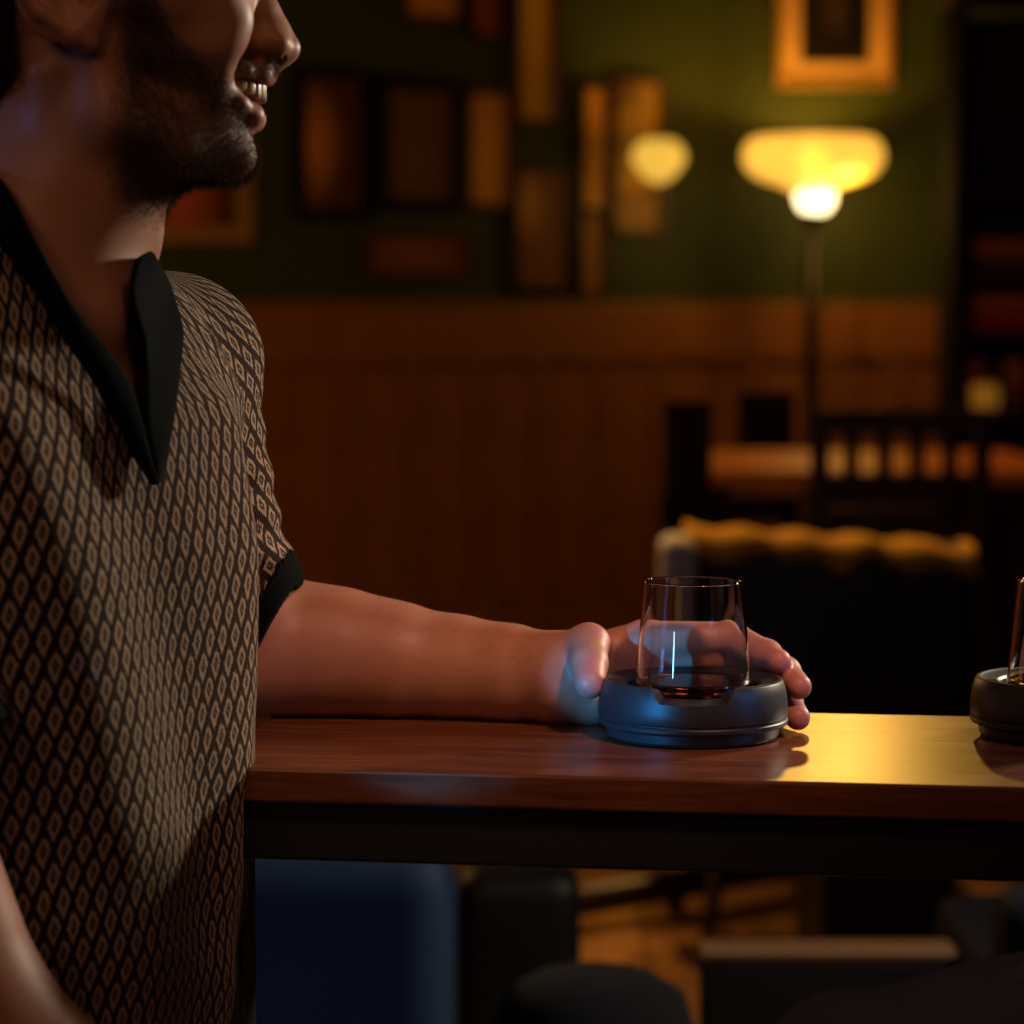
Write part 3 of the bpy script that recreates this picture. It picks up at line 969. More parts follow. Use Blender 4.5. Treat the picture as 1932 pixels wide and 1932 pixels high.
def smoker_set(loc, turn, where):
    """black smoker base, glass and whiskey: three things"""
    r_, z_ = 0.001, 0.001
    plastic = bpy.data.materials.get('satin_plastic')
    if plastic is None:
        plastic = mat('satin_plastic', (0.018, 0.021, 0.023), 0.42, 0, 0.45)
        bump_n(plastic, noise_n(plastic, 2500, 2, 0.5, coord_n(plastic)), 0.06, 0.0003)
    root = empty('smoker_base', tuple(loc), turn)
    prof = [(0, 0.3), (46, 0.3), (49, 1.0), (50, 2.5), (50.4, 7.2), (51.2, 8.0), (54.6, 8.6), (55.3, 9.4), (55.4, 11.2), (54.9, 11.9), (54.2, 12.3),
            (54.2, 12.9), (55.0, 13.4), (55.4, 14.4), (55.2, 20), (54.2, 28), (52.6, 33.2), (51.9, 34.3), (50.9, 34.8), (49.4, 34.7), (48.4, 34.0), (44, 33.2), (40.0, 32.4), (38.4, 31.0), (37.6, 28), (37.2, 16), (36.6, 15), (0, 15)]
    bm = lathe_bm([(r * r_, z * z_) for r, z in prof], 128)
    me = bpy.data.meshes.new('lid'); bmesh.ops.recalc_face_normals(bm, faces=bm.faces); bm.to_mesh(me); bm.free()
    tmp = bpy.data.objects.new('tmp', me); COL.objects.link(tmp)
    # notch in the front wall, sides sloping in
    cb = bmesh.new()
    pr = [(-29.5, 40), (29.5, 40), (29.5, 36), (20.5, 25), (-20.5, 25), (-29.5, 36)]
    outer = [cb.verts.new((x * r_, -0.062, z * z_)) for x, z in pr]
    inner = [cb.verts.new((x * 0.80 * r_, -0.034, (27.5 + (z - 25) * 1.0) * z_)) for x, z in pr]
    cb.faces.new(outer); cb.faces.new(inner[::-1])
    for i in range(6): cb.faces.new((outer[i], inner[i], inner[(i + 1) % 6], outer[(i + 1) % 6]))
    cme = bpy.data.meshes.new('cut'); bmesh.ops.recalc_face_normals(cb, faces=cb.faces); cb.to_mesh(cme); cb.free()
    cut = bpy.data.objects.new('cut', cme); COL.objects.link(cut)
    md = tmp.modifiers.new('b', 'BOOLEAN'); md.object = cut; md.operation = 'DIFFERENCE'; md.solver = 'EXACT'
    dg = bpy.context.evaluated_depsgraph_get()
    body_me = bpy.data.meshes.new_from_object(tmp.evaluated_get(dg)); body_me.name = 'housing'
    bpy.data.objects.remove(tmp); bpy.data.objects.remove(cut)
    o = link_mesh('housing', body_me, plastic, root, False)
    body_me.polygons.foreach_set('use_smooth', np.ones(len(body_me.polygons), bool))
    body_me.set_sharp_from_angle(angle=math.radians(28))
    tag(root, f'round black smoker lid base with a notched rim {where}', 'smoker')
    # seat ring under the glass
    seat = bpy.data.materials.get('well_ring') or mat('well_ring', (0.03, 0.025, 0.02), 0.3, 0.6)
    from_bm('well_ring', lathe_bm([(30 * r_, 15.1 * z_), (36.3 * r_, 15.1 * z_), (36.3 * r_, 15.9 * z_), (30 * r_, 15.9 * z_), (30 * r_, 15.1 * z_)], 64), seat, root, True)

    glass = bpy.data.materials.get('clear_glass')
    if glass is None:
        glass = mat('clear_glass', (0.97, 0.98, 1.0), 0.0, 0, 0.5)
        bsdf(glass).inputs['Transmission Weight'].default_value = 1.0
        bsdf(glass).inputs['IOR'].default_value = 1.48
        bsdf(glass).inputs['Specular IOR Level'].default_value = 0.6
    def ro(z): return np.interp(z, [16, 20, 24, 34, 60, 91.5], [33.0, 34.8, 35.1, 34.3, 31.6, 28.6])
    zo = [18, 20, 22, 26, 30, 34, 42, 50, 60, 70, 80, 88, 90.4]
    outp = [(0, 16.2), (26, 16.2), (30.5, 16.5), (33.2, 17.4)] + [(float(ro(z)), z) for z in zo] + [(28.5, 91.2), (27.9, 91.6), (27.3, 91.2)]
    inn = [(float(ro(z)) - 1.3, z) for z in zo[::-1] if z > 23] + [(32.6, 22.6), (31.0, 21.0), (26, 20.2), (0, 20.0)]
    g = from_bm('tumbler', lathe_bm([(r * r_, z * z_) for r, z in outp + inn], 128), glass, None, True)
    g.location = tuple(loc)
    tag(g, f'clear tapered whiskey glass sitting in the smoker base {where}', 'glass')
    wh = bpy.data.materials.get('whiskey_liquid')
    if wh is None:
        wh = mat('whiskey_liquid', (0.42, 0.10, 0.012), 0.0, 0, 0.5)
        bsdf(wh).inputs['Transmission Weight'].default_value = 1.0
        bsdf(wh).inputs['IOR'].default_value = 1.36
    lv = 33.0
    lp = [(0, 20.15), (26, 20.35), (30.9, 21.15), (32.5, 22.75)] + [(float(ro(z)) - 1.42, z) for z in (24, 28, 32)] + [(float(ro(33)) - 1.44, lv + 0.6), (float(ro(33)) - 2.6, lv + 0.05), (30, lv), (0, lv)]
    w = from_bm('whiskey', lathe_bm([(r * r_, z * z_) for r, z in lp], 96), wh, None, True)
    w.location = tuple(loc)
    tag(w, f'amber whiskey at the bottom of the glass {where}', 'whiskey')
    return root


bar_table()
smoker_set(DEV, math.radians(-4), "in the man's grip")
DEV2 = P(2010, 1398, 1.622); DEV2[2] = TABLE_Z
smoker_set(DEV2, math.radians(-8), 'standing beyond the hand')


# ------------------------------------------------------------------ the room
BACK_Y = 8.2
CORNER = P(1345, 570, BACK_Y); CORNER[2] = 0
W_YAW = math.radians(33)
W_AX = np.array([-math.cos(W_YAW), -math.sin(W_YAW), 0.0])       # from the corner towards the viewer's left
W_N = np.array([math.sin(W_YAW), -math.cos(W_YAW), 0.0])         # out of the wall into the room
RAIL_Z = CAM_Z

green = mat('green_paint', (0.05, 0.07, 0.015), 0.55, 0, 0.3)
_v = coord_n(green); L(green, mix_n(green, noise_n(green, 3, 4, 0.6, _v), (0.044, 0.058, 0.010), (0.062, 0.076, 0.014)), bsdf(green).inputs['Base Color'])
bump_n(green, noise_n(green, 120, 3, 0.6, _v), 0.15, 0.001)
panel_wood = wood('panel_wood', (0.26, 0.088, 0.018), (0.48, 0.175, 0.036), 0.45, (14, 14, 1.2), 0.1)
floor_wood = wood('floor_wood', (0.16, 0.07, 0.02), (0.30, 0.14, 0.045), 0.38, (14, 1.2, 14), 0.1)
dark_wood = wood('dark_wood', (0.020, 0.006, 0.004), (0.045, 0.014, 0.008), 0.4, (14, 14, 1.5), 0.1)


def structure(o): o['kind'] = 'structure'; return o


def wall_quad(name, p0, p1, z0, z1, th, nrm, m):
    """wall slab from p0 to p1, front face on the line, thickness behind it"""
    bm = bmesh.new()
    p0, p1, n = np.array(p0, float), np.array(p1, float), np.array(nrm, float) * -th
    c = [(p0, z0), (p1, z0), (p1, z1), (p0, z1)]
    a = [bm.verts.new((q[0], q[1], z)) for q, z in c]
    b = [bm.verts.new((q[0] + n[0], q[1] + n[1], z)) for q, z in c]
    bm.faces.new(a); bm.faces.new(b[::-1])
    for i in range(4): bm.faces.new((a[i], b[i], b[(i + 1) % 4], a[(i + 1) % 4]))
    return structure(from_bm(name, bm, m))


LW = 5.6
W_END = CORNER + W_AX * LW
wall_quad('wall_left', CORNER, W_END, 0, 2.75, 0.12, W_N, green)
wall_quad('wall_back', CORNER, CORNER + [3.6, 0, 0], 0, 2.75, 0.12, (0, -1, 0), green)
wall_quad('wall_right', CORNER + [3.0, 0, 0], (CORNER[0] + 3.0, -0.6, 0), 0, 2.75, 0.12, (-1, 0, 0), green)
ceil = structure(from_bm('ceiling', box_bm(8.6, 10.4, 0.1, (-0.2, 3.6, 2.80)), mat('ceiling_paint', (0.05, 0.045, 0.035), 0.8)))
# floor: a slab with its boards as parts
fl = structure(from_bm('floor', box_bm(8.6, 10.4, 0.06, (-0.2, 3.6, -0.038)), dark_wood))
plank_me = None
for i in range(-6, 16):
    for j in range(4):
        yy = 2.2 + j * 1.6 + (0.8 if i % 2 else 0)
        bm = box_bm(0.136, 1.594, 0.010, (0, 0, 0), bev=0.0015, seg=1) if plank_me is None else None
        if bm is not None:
            o = from_bm('floor_plank', bm, floor_wood, fl); plank_me = o.data
        else:
            o = bpy.data.objects.new('floor_plank', plank_me); COL.objects.link(o); o.parent = fl
        o.location = (i * 0.14 + random.uniform(-.0005, .0005), yy, -0.003 + random.uniform(-.0008, .0008))


def w_pt(t, z, out=0.0): return CORNER + W_AX * t + W_N * out + np.array([0, 0, z])


W_ROT = math.atan2(-W_AX[1], -W_AX[0])          # local +X runs towards the corner, local -Y into the room


def wainscot(name, origin, rot, length, pitch, n_skip=0):
    root = empty(name, origin, rot); root['kind'] = 'structure'
    zt = RAIL_Z
    # local x from 0 (corner) to -length, y<0 is into the room
    from_bm('backing_board', box_bm(length, 0.008, zt - 0.02, (-length / 2, -0.004, (zt - 0.02) / 2)), panel_wood, root)
    from_bm('cap_rail', box_bm(length, 0.035, 0.026, (-length / 2, -0.0175, zt - 0.013), bev=0.005), panel_wood, root)
    from_bm('top_rail', box_bm(length, 0.024, 0.140, (-length / 2, -0.020, zt - 0.096), bev=0.002), panel_wood, root)
    from_bm('baseboard_rail', box_bm(length, 0.024, 0.16, (-length / 2, -0.020, 0.08), bev=0.003), panel_wood, root)
    st = pn = None
    k = int(length / pitch)
    for i in range(k):
        x = -(i + 0.5) * pitch
        if st is None:
            a = from_bm('stile', box_bm(0.040, 0.018, zt - 0.30, (0, -0.017, 0.155 + (zt - 0.30) / 2), bev=0.002), panel_wood, root); st = a.data
            b = from_bm('panel', box_bm(pitch - 0.055, 0.008, zt - 0.36, (0, -0.0115, 0.17 + (zt - 0.36) / 2), bev=0.003), panel_wood, root); pn = b.data
        else:
            a = bpy.data.objects.new('stile', st); COL.objects.link(a); a.parent = root
            b = bpy.data.objects.new('panel', pn); COL.objects.link(b); b.parent = root
        a.location = (x - pitch / 2, 0, 0); b.location = (x, 0, 0)
    return root


wainscot('trim_1', tuple(CORNER), W_ROT, LW, 0.205)
r2 = wainscot('trim_2', tuple(CORNER + [3.0, 0, 0]), 0.0, 3.0, 0.205)

# ------------------------------------------------------------------ pictures
ART = {}


def art_mat(name, c1, c2, c3, blob=(0, 0), size=0.5, spec=0.3):
    m = mat(name, c1, 0.5, 0, spec)
    tc = m.node_tree.nodes.new('ShaderNodeTexCoord')
    mp = m.node_tree.nodes.new('ShaderNodeMapping'); mp.inputs['Location'].default_value = (-blob[0], 0, -blob[1])
    L(m, tc.outputs['Object'], mp.inputs['Vector'])
    sp = m.node_tree.nodes.new('ShaderNodeTexGradient'); sp.gradient_type = 'SPHERICAL'
    sc = m.node_tree.nodes.new('ShaderNodeMapping'); sc.inputs['Scale'].default_value = (1 / size, 0.01, 0.6 / size)
    L(m, mp.outputs[0], sc.inputs['Vector']); L(m, sc.outputs[0], sp.inputs['Vector'])
    n = noise_n(m, 9, 3, 0.6, tc.outputs['Object'])
    c = mix_n(m, n, c1, c2)
    c = mix_n(m, sp.outputs['Fac'], c, c3)
    L(m, c, bsdf(m).inputs['Base Color'])
    return m


def picture(label, center, rot, w, h, fw, frame_m, art, depth=0.025, matte=None, mw=0.0, group='pictures on the green walls', cat='picture'):
    root = empty('picture', tuple(center), rot)
    tag(root, label, cat, group)
    bm = bmesh.new()
    # four mitred sides
    o = [(-w / 2, -h / 2), (w / 2, -h / 2), (w / 2, h / 2), (-w / 2, h / 2)]
    i_ = [(x - math.copysign(fw, x), z - math.copysign(fw, z)) for x, z in o]
    for k in range(4):
        k2 = (k + 1) % 4
        v = [bm.verts.new((x, y, z)) for y in (-depth, -0.001) for x, z in (o[k], o[k2], i_[k2], i_[k])]
        bm.faces.new(v[:4]); bm.faces.new(v[4:][::-1])
        for a in range(4): bm.faces.new((v[a], v[a + 4], v[(a + 1) % 4 + 4], v[(a + 1) % 4]))
    from_bm('frame', bm, frame_m, root)
    iw, ih = w - 2 * fw, h - 2 * fw
    if matte:
        from_bm('mount', box_bm(iw, 0.004, ih, (0, -0.006, 0)), matte, root)
        iw -= 2 * mw; ih -= 2 * mw
    from_bm('print', box_bm(iw, 0.003, ih, (0, -0.0095, 0)), art, root)
    return root


def wall_hit(px, py):
    o = np.array([0, 0, CAM_Z]); t = P(px, py, 1.0) - o
    k = np.dot(CORNER - o, W_N) / np.dot(t, W_N)
    q = o + t * k
    return np.dot(q - CORNER, W_AX), q[2]


def pic_left(label, x0, x1, y0, y1, fw, frame_m, art, **kw):
    a, _ = wall_hit(x0, (y0 + y1) / 2); b, _ = wall_hit(x1, (y0 + y1) / 2)
    xm = (x0 + x1) / 2
    _, z1 = wall_hit(xm, y0); _, z0 = wall_hit(xm, y1)
    c = w_pt((a + b) / 2, (z0 + z1) / 2)
    return picture(label, c, W_ROT, abs(a - b), z1 - z0, fw, frame_m, art, **kw)


gold = mat('gilt_frame', (0.62, 0.33, 0.07), 0.38, 0.35)
bump_n(gold, noise_n(gold, 60, 3, 0.6, coord_n(gold)), 0.2, 0.002)
black_f = mat('black_frame', (0.012, 0.007, 0.005), 0.35)
brown_f = mat('brown_frame', (0.10, 0.035, 0.015), 0.4)
cream = mat('cream_mount', (0.72, 0.48, 0.24), 0.7)

pic_left('gilt frame with a dark and red print, just under the man\'s chin', 215, 468, 265, 458, 0.042, gold, art_mat('art_red', (0.05, 0.03, 0.015), (0.09, 0.04, 0.02), (0.75, 0.16, 0.04), (-0.02, 0.0), 0.16))
pic_left('black framed print with a glowing orange left half', 548, 693, 128, 415, 0.030, black_f, art_mat('art_orange', (0.10, 0.03, 0.02), (0.14, 0.045, 0.022), (0.9, 0.36, 0.06), (-0.06, 0.0), 0.105))
pic_left('black framed dull brown print beside the orange one', 702, 868, 148, 400, 0.036, black_f, art_mat('art_brown', (0.14, 0.06, 0.035), (0.20, 0.085, 0.05), (0.20, 0.10, 0.05), (0, 0), 0.2))
pic_left('slim upright amber panel picture in a thin brown frame', 872, 958, 172, 392, 0.012, brown_f, art_mat('art_amber', (0.55, 0.24, 0.05), (0.68, 0.30, 0.06), (0.95, 0.45, 0.09), (0, -0.02), 0.2))
pic_left('tall narrow ochre scroll picture high on the wall', 965, 1048, -70, 236, 0.012, brown_f, art_mat('art_ochre', (0.48, 0.26, 0.06), (0.58, 0.31, 0.07), (0.78, 0.44, 0.09), (0, -0.12), 0.2))
pic_left('small orange picture cut by the top of the photo', 752, 866, -120, 42, 0.014, brown_f, art_mat('art_top', (0.60, 0.27, 0.06), (0.75, 0.33, 0.06), (0.9, 0.4, 0.08), (0, 0), 0.2))
pic_left('dark red picture beside the tall ochre scroll', 878, 946, -90, 76, 0.010, black_f, art_mat('art_dark_red', (0.22, 0.045, 0.02), (0.28, 0.06, 0.025), (0.40, 0.09, 0.03), (0.0, -0.05), 0.12))
pic_left('black framed print low on the wall with an ochre left half', 958, 1078, 312, 552, 0.018, black_f, art_mat('art_low', (0.20, 0.07, 0.035), (0.27, 0.10, 0.04), (0.75, 0.36, 0.08), (-0.05, 0.07), 0.075))
pic_left('low wide brown plaque above the wood panelling', 686, 880, 438, 522, 0.014, brown_f, art_mat('art_plaque', (0.19, 0.07, 0.03), (0.25, 0.09, 0.035), (0.30, 0.10, 0.04), (0, 0), 0.25))
pic_left('narrow orange strip picture left of the lamp reflection', 1092, 1142, 165, 395, 0.006, brown_f, art_mat('art_strip', (0.62, 0.28, 0.07), (0.75, 0.36, 0.09), (1.0, 0.5, 0.12), (0, -0.06), 0.14))
pic_left('narrow dim brown strip picture under the orange strip', 1090, 1136, 402, 556, 0.006, brown_f, art_mat('art_strip_low', (0.36, 0.16, 0.05), (0.44, 0.2, 0.06), (0.5, 0.24, 0.06), (0, 0.03), 0.1))
pic_left('yellowish picture with a dark corner behind the lamp reflection', 1152, 1244, 150, 440, 0.010, brown_f, art_mat('art_yellow', (0.42, 0.24, 0.05), (0.50, 0.28, 0.06), (0.05, 0.02, 0.01), (-0.05, 0.19), 0.15))
# framed portrait above the floor lamp on the back wall
q0 = P(1464, 165, BACK_Y); q1 = P(1686, -150, BACK_Y)
picture('pale gold framed portrait of a dark figure hanging above the floor lamp', ((q0[0] + q1[0]) / 2, BACK_Y, (q0[2] + q1[2]) / 2), 0.0,
        q1[0] - q0[0], q1[2] - q0[2], 0.018, gold, art_mat('art_portrait', (0.006, 0.004, 0.004), (0.010, 0.006, 0.006), (0.07, 0.035, 0.03), (0.0, -0.01), 0.06),
        matte=mat('tan_mount', (0.80, 0.44, 0.16), 0.7), mw=0.052)

# brass socket plate on the panelling
a, z = wall_hit(928, 1148)
so = empty('wall_socket', tuple(w_pt(a, z, 0.020)), W_ROT)
tag(so, 'small brass socket plate low on the wood panelling', 'socket')
brass = mat('brass', (0.72, 0.36, 0.07), 0.35, 0.5)
from_bm('plate', box_bm(0.055, 0.008, 0.10, (0, -0.004, 0), bev=0.002), brass, so)
for zz in (-0.022, 0.022):
    from_bm('outlet', box_bm(0.026, 0.004, 0.026, (0, -0.009, zz), bev=0.001), mat('outlet_black', (0.05, 0.03, 0.02), 0.4), so)


# ------------------------------------------------------------------ floor lamp and its reflection
def floor_lamp():
    c = P(1534, 300, BACK_Y - 0.26)
    root = empty('floor_lamp', (c[0], c[1], 0)); tag(root, 'slim black floor lamp with a glowing yellow glass bowl', 'lamp')
    zt = P(1534, 258, c[1])[2]
    k = c[1] / F_PX                                             # metres per pixel there
    R = 122 * k
    shade_m = mat('amber_glass', (0.95, 0.70, 0.20), 0.35)
    bsdf(shade_m).inputs['Emission Color'].default_value = (1.0, 0.66, 0.11, 1)
    bsdf(shade_m).inputs['Emission Strength'].default_value = 0.58
    bsdf(shade_m).inputs['Transmission Weight'].default_value = 0.25
    prof = [(34, 106), (46, 98), (58, 92), (76, 86), (98, 79), (116, 69), (128, 54), (132, 37), (128, 18), (119, 6), (108, 1), (105, 3), (115, 10), (123, 21), (126, 37), (122, 51), (111, 64), (95, 73), (72, 80), (54, 87), (42, 93), (31, 101)]
    bm = lathe_bm([(r * k, -y * k) for r, y in prof], 72)
    sh = from_bm('shade', bm, shade_m, root, True); sh.location = (0, 0, zt)
    bulb = bmesh.new(); bmesh.ops.create_uvsphere(bulb, u_segments=32, v_segments=20, radius=36 * k)
    bmesh.ops.translate(bulb, vec=(4 * k, -4 * k, zt - 111 * k), verts=bulb.verts)
    from_bm('bulb', bulb, emitter('lit_bulb', (1.0, 0.80, 0.42), 4.0), root, True)
    iron = mat('black_iron', (0.016, 0.012, 0.010), 0.4, 0.4)
    from_bm('collar', lathe_bm([(0, zt - 0.236), (0.030, zt - 0.234), (0.034, zt - 0.215), (0.022, zt - 0.200), (0, zt - 0.198)], 32), iron, root, True)
    from_bm('pole', lathe_bm([(0, 0.02), (0.021, 0.02), (0.020, 0.6), (0.019, zt - 0.22), (0, zt - 0.22)], 32), iron, root, True)
    from_bm('base', lathe_bm([(0, 0.0025), (0.14, 0.0025), (0.145, 0.012), (0.13, 0.024), (0.04, 0.034), (0.022, 0.06), (0, 0.06)], 48), iron, root, True)
    lamp('floor_lamp_light', 'POINT', (c[0], c[1], zt - 0.075), None, (1.0, 0.60, 0.11), 3.8, 0.025)
    lamp('floor_lamp_low_light', 'POINT', (c[0] + 0.10, c[1] - 0.12, zt - 0.16), None, (1.0, 0.55, 0.08), 1.6, 0.03)


floor_lamp()


def lamp_reflection():  # the floor lamp's reflection in picture glass, built as a glowing shade
    a, z = wall_hit(1192, 305)
    root = empty('lamp_reflection', tuple(w_pt(a, z)), W_ROT); tag(root, 'lamp reflection among the pictures, built as a small glowing yellow shade', 'lamp')
    k = w_pt(a, z)[1] / F_PX
    prof = [(6, 42), (20, 38), (34, 24), (46, 8), (50, -6), (44, -22), (30, -36), (27, -36), (40, -22), (46, -6), (42, 8), (30, 22), (6, 38)]
    sh = from_bm('shade', lathe_bm([(r * k, -y * k) for r, y in prof], 48), emitter('reflection_glow', (1.0, 0.56, 0.07), 0.85), root, True)
    sh.location = (0, -0.13, 0)
    from_bm('arm', tube_bm([(0, -0.002, -0.09), (0, -0.06, -0.10), (0, -0.13, -0.075), (0, -0.13, -0.058)], 0.007, 10), brass, root, True)
    pl = lathe_bm([(0, 0), (0.035, 0), (0.033, 0.008), (0, 0.012)], 32)
    bmesh.ops.transform(pl, matrix=Matrix.Translation((0, -0.001, -0.09)) @ Matrix.Rotation(math.pi / 2, 4, 'X'), verts=pl.verts)
    from_bm('back_plate', pl, brass, root, True)
    q = w_pt(a, z, 0.13)
    lamp('lamp_reflection_light', 'POINT', (q[0], q[1], q[2] + 0.01), None, (1.0, 0.58, 0.12), 1.2, 0.02)


lamp_reflection()


# ------------------------------------------------------------------ bookcase at the right
def bookcase():
    d = 6.9
    x0 = P(1800, 600, d)[0]; W = 0.75; D = 0.26; H = 1.75
    ebony = mat('ebony', (0.010, 0.006, 0.004), 0.85, 0, 0.15)
    root = empty('bookcase', (x0 + W / 2, d + D / 2, 0)); tag(root, 'dark wooden shelf unit holding books at the right of the room', 'bookcase')
    for sx in (-1, 1):
        from_bm('side_panel', box_bm(0.028, D, H, (sx * (W / 2 - 0.014), 0, H / 2), bev=0.003), ebony, root)
    from_bm('back_panel', box_bm(W - 0.056, 0.012, H - 0.04, (0, D / 2 - 0.006, H / 2)), dark_wood, root)
    zs = []
    for py in (950, 772, 622, 520, 355):
        z = P(1850, py, d)[2]; zs.append(z)
        from_bm('shelf', box_bm(W - 0.058, D - 0.016, 0.022, (0, -0.006, z - 0.011), bev=0.002), dark_wood, root)
    from_bm('top_board', box_bm(W + 0.03, D + 0.02, 0.03, (0, 0, H + 0.016), bev=0.004), dark_wood, root)
    xl = x0 + 0.034
    def book(i, w, h, dep, x, z, color, label, flat=False, group='books on the shelf unit'):
        r = empty('book', (x, d + 0.03 + dep / 2, z)); tag(r, label, 'book', group)
        cm = cloth('book_cloth', color, 0.7, 500, 0.2, 0.15)
        pm = mat('paper_edge', (0.45, 0.30, 0.15), 0.8)
        if flat:
            from_bm('cover', box_bm(w, dep, 0.004, (0, 0, 0.002), bev=0.001), cm, r)
            from_bm('cover', box_bm(w, dep, 0.004, (0, 0, h - 0.002), bev=0.001), cm, r)
            from_bm('spine', box_bm(w, 0.004, h, (0, -dep / 2 + 0.002, h / 2), bev=0.0012), cm, r)
            from_bm('pages', box_bm(w - 0.006, dep - 0.008, h - 0.0084, (0, 0.003, h / 2)), pm, r)
        else:
            from_bm('cover', box_bm(0.004, dep, h, (-w / 2 + 0.002, 0, h / 2), bev=0.001), cm, r)
            from_bm('cover', box_bm(0.004, dep, h, (w / 2 - 0.002, 0, h / 2), bev=0.001), cm, r)
            from_bm('spine', box_bm(w, 0.004, h, (0, -dep / 2 + 0.002, h / 2), bev=0.0012), cm, r)
            from_bm('pages', box_bm(w - 0.0084, dep - 0.008, h - 0.008, (0, 0.003, h / 2)), pm, r)
    xc = xl + 0.085
    book(0, 0.155, 0.040, 0.18, xc, zs[3] + 0.0, (0.05, 0.03, 0.02), 'dark book at the bottom of the upper shelf pile', True)
    book(1, 0.15, 0.052, 0.18, xc, zs[3] + 0.041, (0.28, 0.075, 0.028), 'rust brown book on top of the upper shelf pile', True)
    book(2, 0.165, 0.046, 0.18, xc + 0.003, zs[2] + 0.0, (0.35, 0.022, 0.012), 'deep red book at the bottom of the middle shelf pile', True)
    book(3, 0.150, 0.036, 0.18, xc, zs[2] + 0.047, (0.42, 0.13, 0.025), 'orange book on top of the deep red book', True)
    for i, (w, h, c, lb) in enumerate((('0.036', 0.125, (0.45, 0.15, 0.03), 'upright orange book behind the amber jar'), ('0.05', 0.105, (0.06, 0.03, 0.02), 'short black upright book between two orange ones'), ('0.04', 0.12, (0.40, 0.13, 0.03), 'upright orange book beside the short black one'))):
        book(9, float(w), h, 0.16, xl + 0.022 + [0, 0.05, 0.10][i], zs[1] + 0.0, c, lb)
    # amber jar, lit by a candle
    j = P(1855, 735, d - 0.16)
    jz = P(1850, 772, d)[2]
    r = empty('candle_jar', (xl + 0.045, d - 0.035 + 0.03, zs[1])); tag(r, 'glowing amber candle jar on the lower shelf', 'candle')
    from_bm('jar', lathe_bm([(0, 0.001), (0.030, 0.001), (0.034, 0.01), (0.034, 0.05), (0.030, 0.062), (0.028, 0.062), (0.031, 0.05), (0.031, 0.01), (0, 0.008)], 32), emitter('candle_glow', (1.0, 0.42, 0.04), 0.13, (0.5, 0.22, 0.04)), r, True)
    from_bm('lid', lathe_bm([(0, 0.062), (0.031, 0.062), (0.031, 0.07), (0, 0.072)], 32), brass, r, True)


bookcase()


# ------------------------------------------------------------------ far table and chairs
def far_table():
    d = 5.7
    a = P(1300, 890, d); b = P(2040, 890, d)
    zt = a[2]; W = b[0] - a[0]
    root = empty('far_table', ((a[0] + b[0]) / 2, d + 0.43, 0)); tag(root, 'orange-lit wooden dining table behind the slatted chair', 'table')
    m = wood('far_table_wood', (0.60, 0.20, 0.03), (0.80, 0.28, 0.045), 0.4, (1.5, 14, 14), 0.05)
    th = 0.03
    from_bm('tabletop', box_bm(W, 0.86, th, (0, 0, zt - th / 2), bev=0.004), m, root)
    for sx in (-1, 1):
        for sy in (-1, 1):
            from_bm('leg', box_bm(0.05, 0.05, zt - th, (sx * (W / 2 - 0.07), sy * 0.28, (zt - th) / 2), bev=0.004), dark_wood, root)


def slat_chair():
    d = 5.3
    root_x = P(1700, 800, d)[0]
    W = 300 / F_PX * d + 0.04
    zt = P(1700, 772, d)[2]
    root = empty('slat_back_chair', (root_x, d, 0)); tag(root, 'dark wooden chair with an upright slatted back before the far table', 'chair', 'dark dining chairs')
    ms = 0.42
    from_bm('seat', box_bm(W, 0.40, 0.03, (0, 0.20, ms), bev=0.008), dark_wood, root)
    for sx in (-1, 1):
        from_bm('back_post', box_bm(0.034, 0.034, zt, (sx * (W / 2 - 0.017), 0, zt / 2), bev=0.004), dark_wood, root)
        from_bm('leg', box_bm(0.036, 0.036, ms - 0.015, (sx * (W / 2 - 0.02), 0.38, (ms - 0.015) / 2), bev=0.004), dark_wood, root)
    rt = 46 / F_PX * d
    from_bm('top_rail', box_bm(W, 0.026, rt, (0, 0, zt - rt / 2), bev=0.006), dark_wood, root)
    z2 = P(1700, 896, d)[2]
    from_bm('lower_rail', box_bm(W - 0.07, 0.024, 0.06, (0, 0, z2 - 0.03), bev=0.004), dark_wood, root)
    sl = None
    pitch = 62 / F_PX * d
    for i in range(-2, 4):
        x = (i - 0.5) * pitch + 0.0
        if abs(x) > W / 2 - 0.035: continue
        if sl is None:
            o = from_bm('slat', box_bm(0.028, 0.014, zt - rt - z2 + 0.01, (0, 0, (zt - rt + z2) / 2), bev=0.003), dark_wood, root); sl = o.data
        else:
            o = bpy.data.objects.new('slat', sl); COL.objects.link(o); o.parent = root
        o.location = (x, 0, 0)
    from_bm('stretcher', box_bm(W - 0.06, 0.02, 0.03, (0, 0.38, 0.2), bev=0.003), dark_wood, root)
    from_bm('lower_panel', box_bm(W - 0.07, 0.012, z2 - 0.06 - ms - 0.03, (0, 0, (z2 - 0.06 + ms + 0.02) / 2), bev=0.003), dark_wood, root)


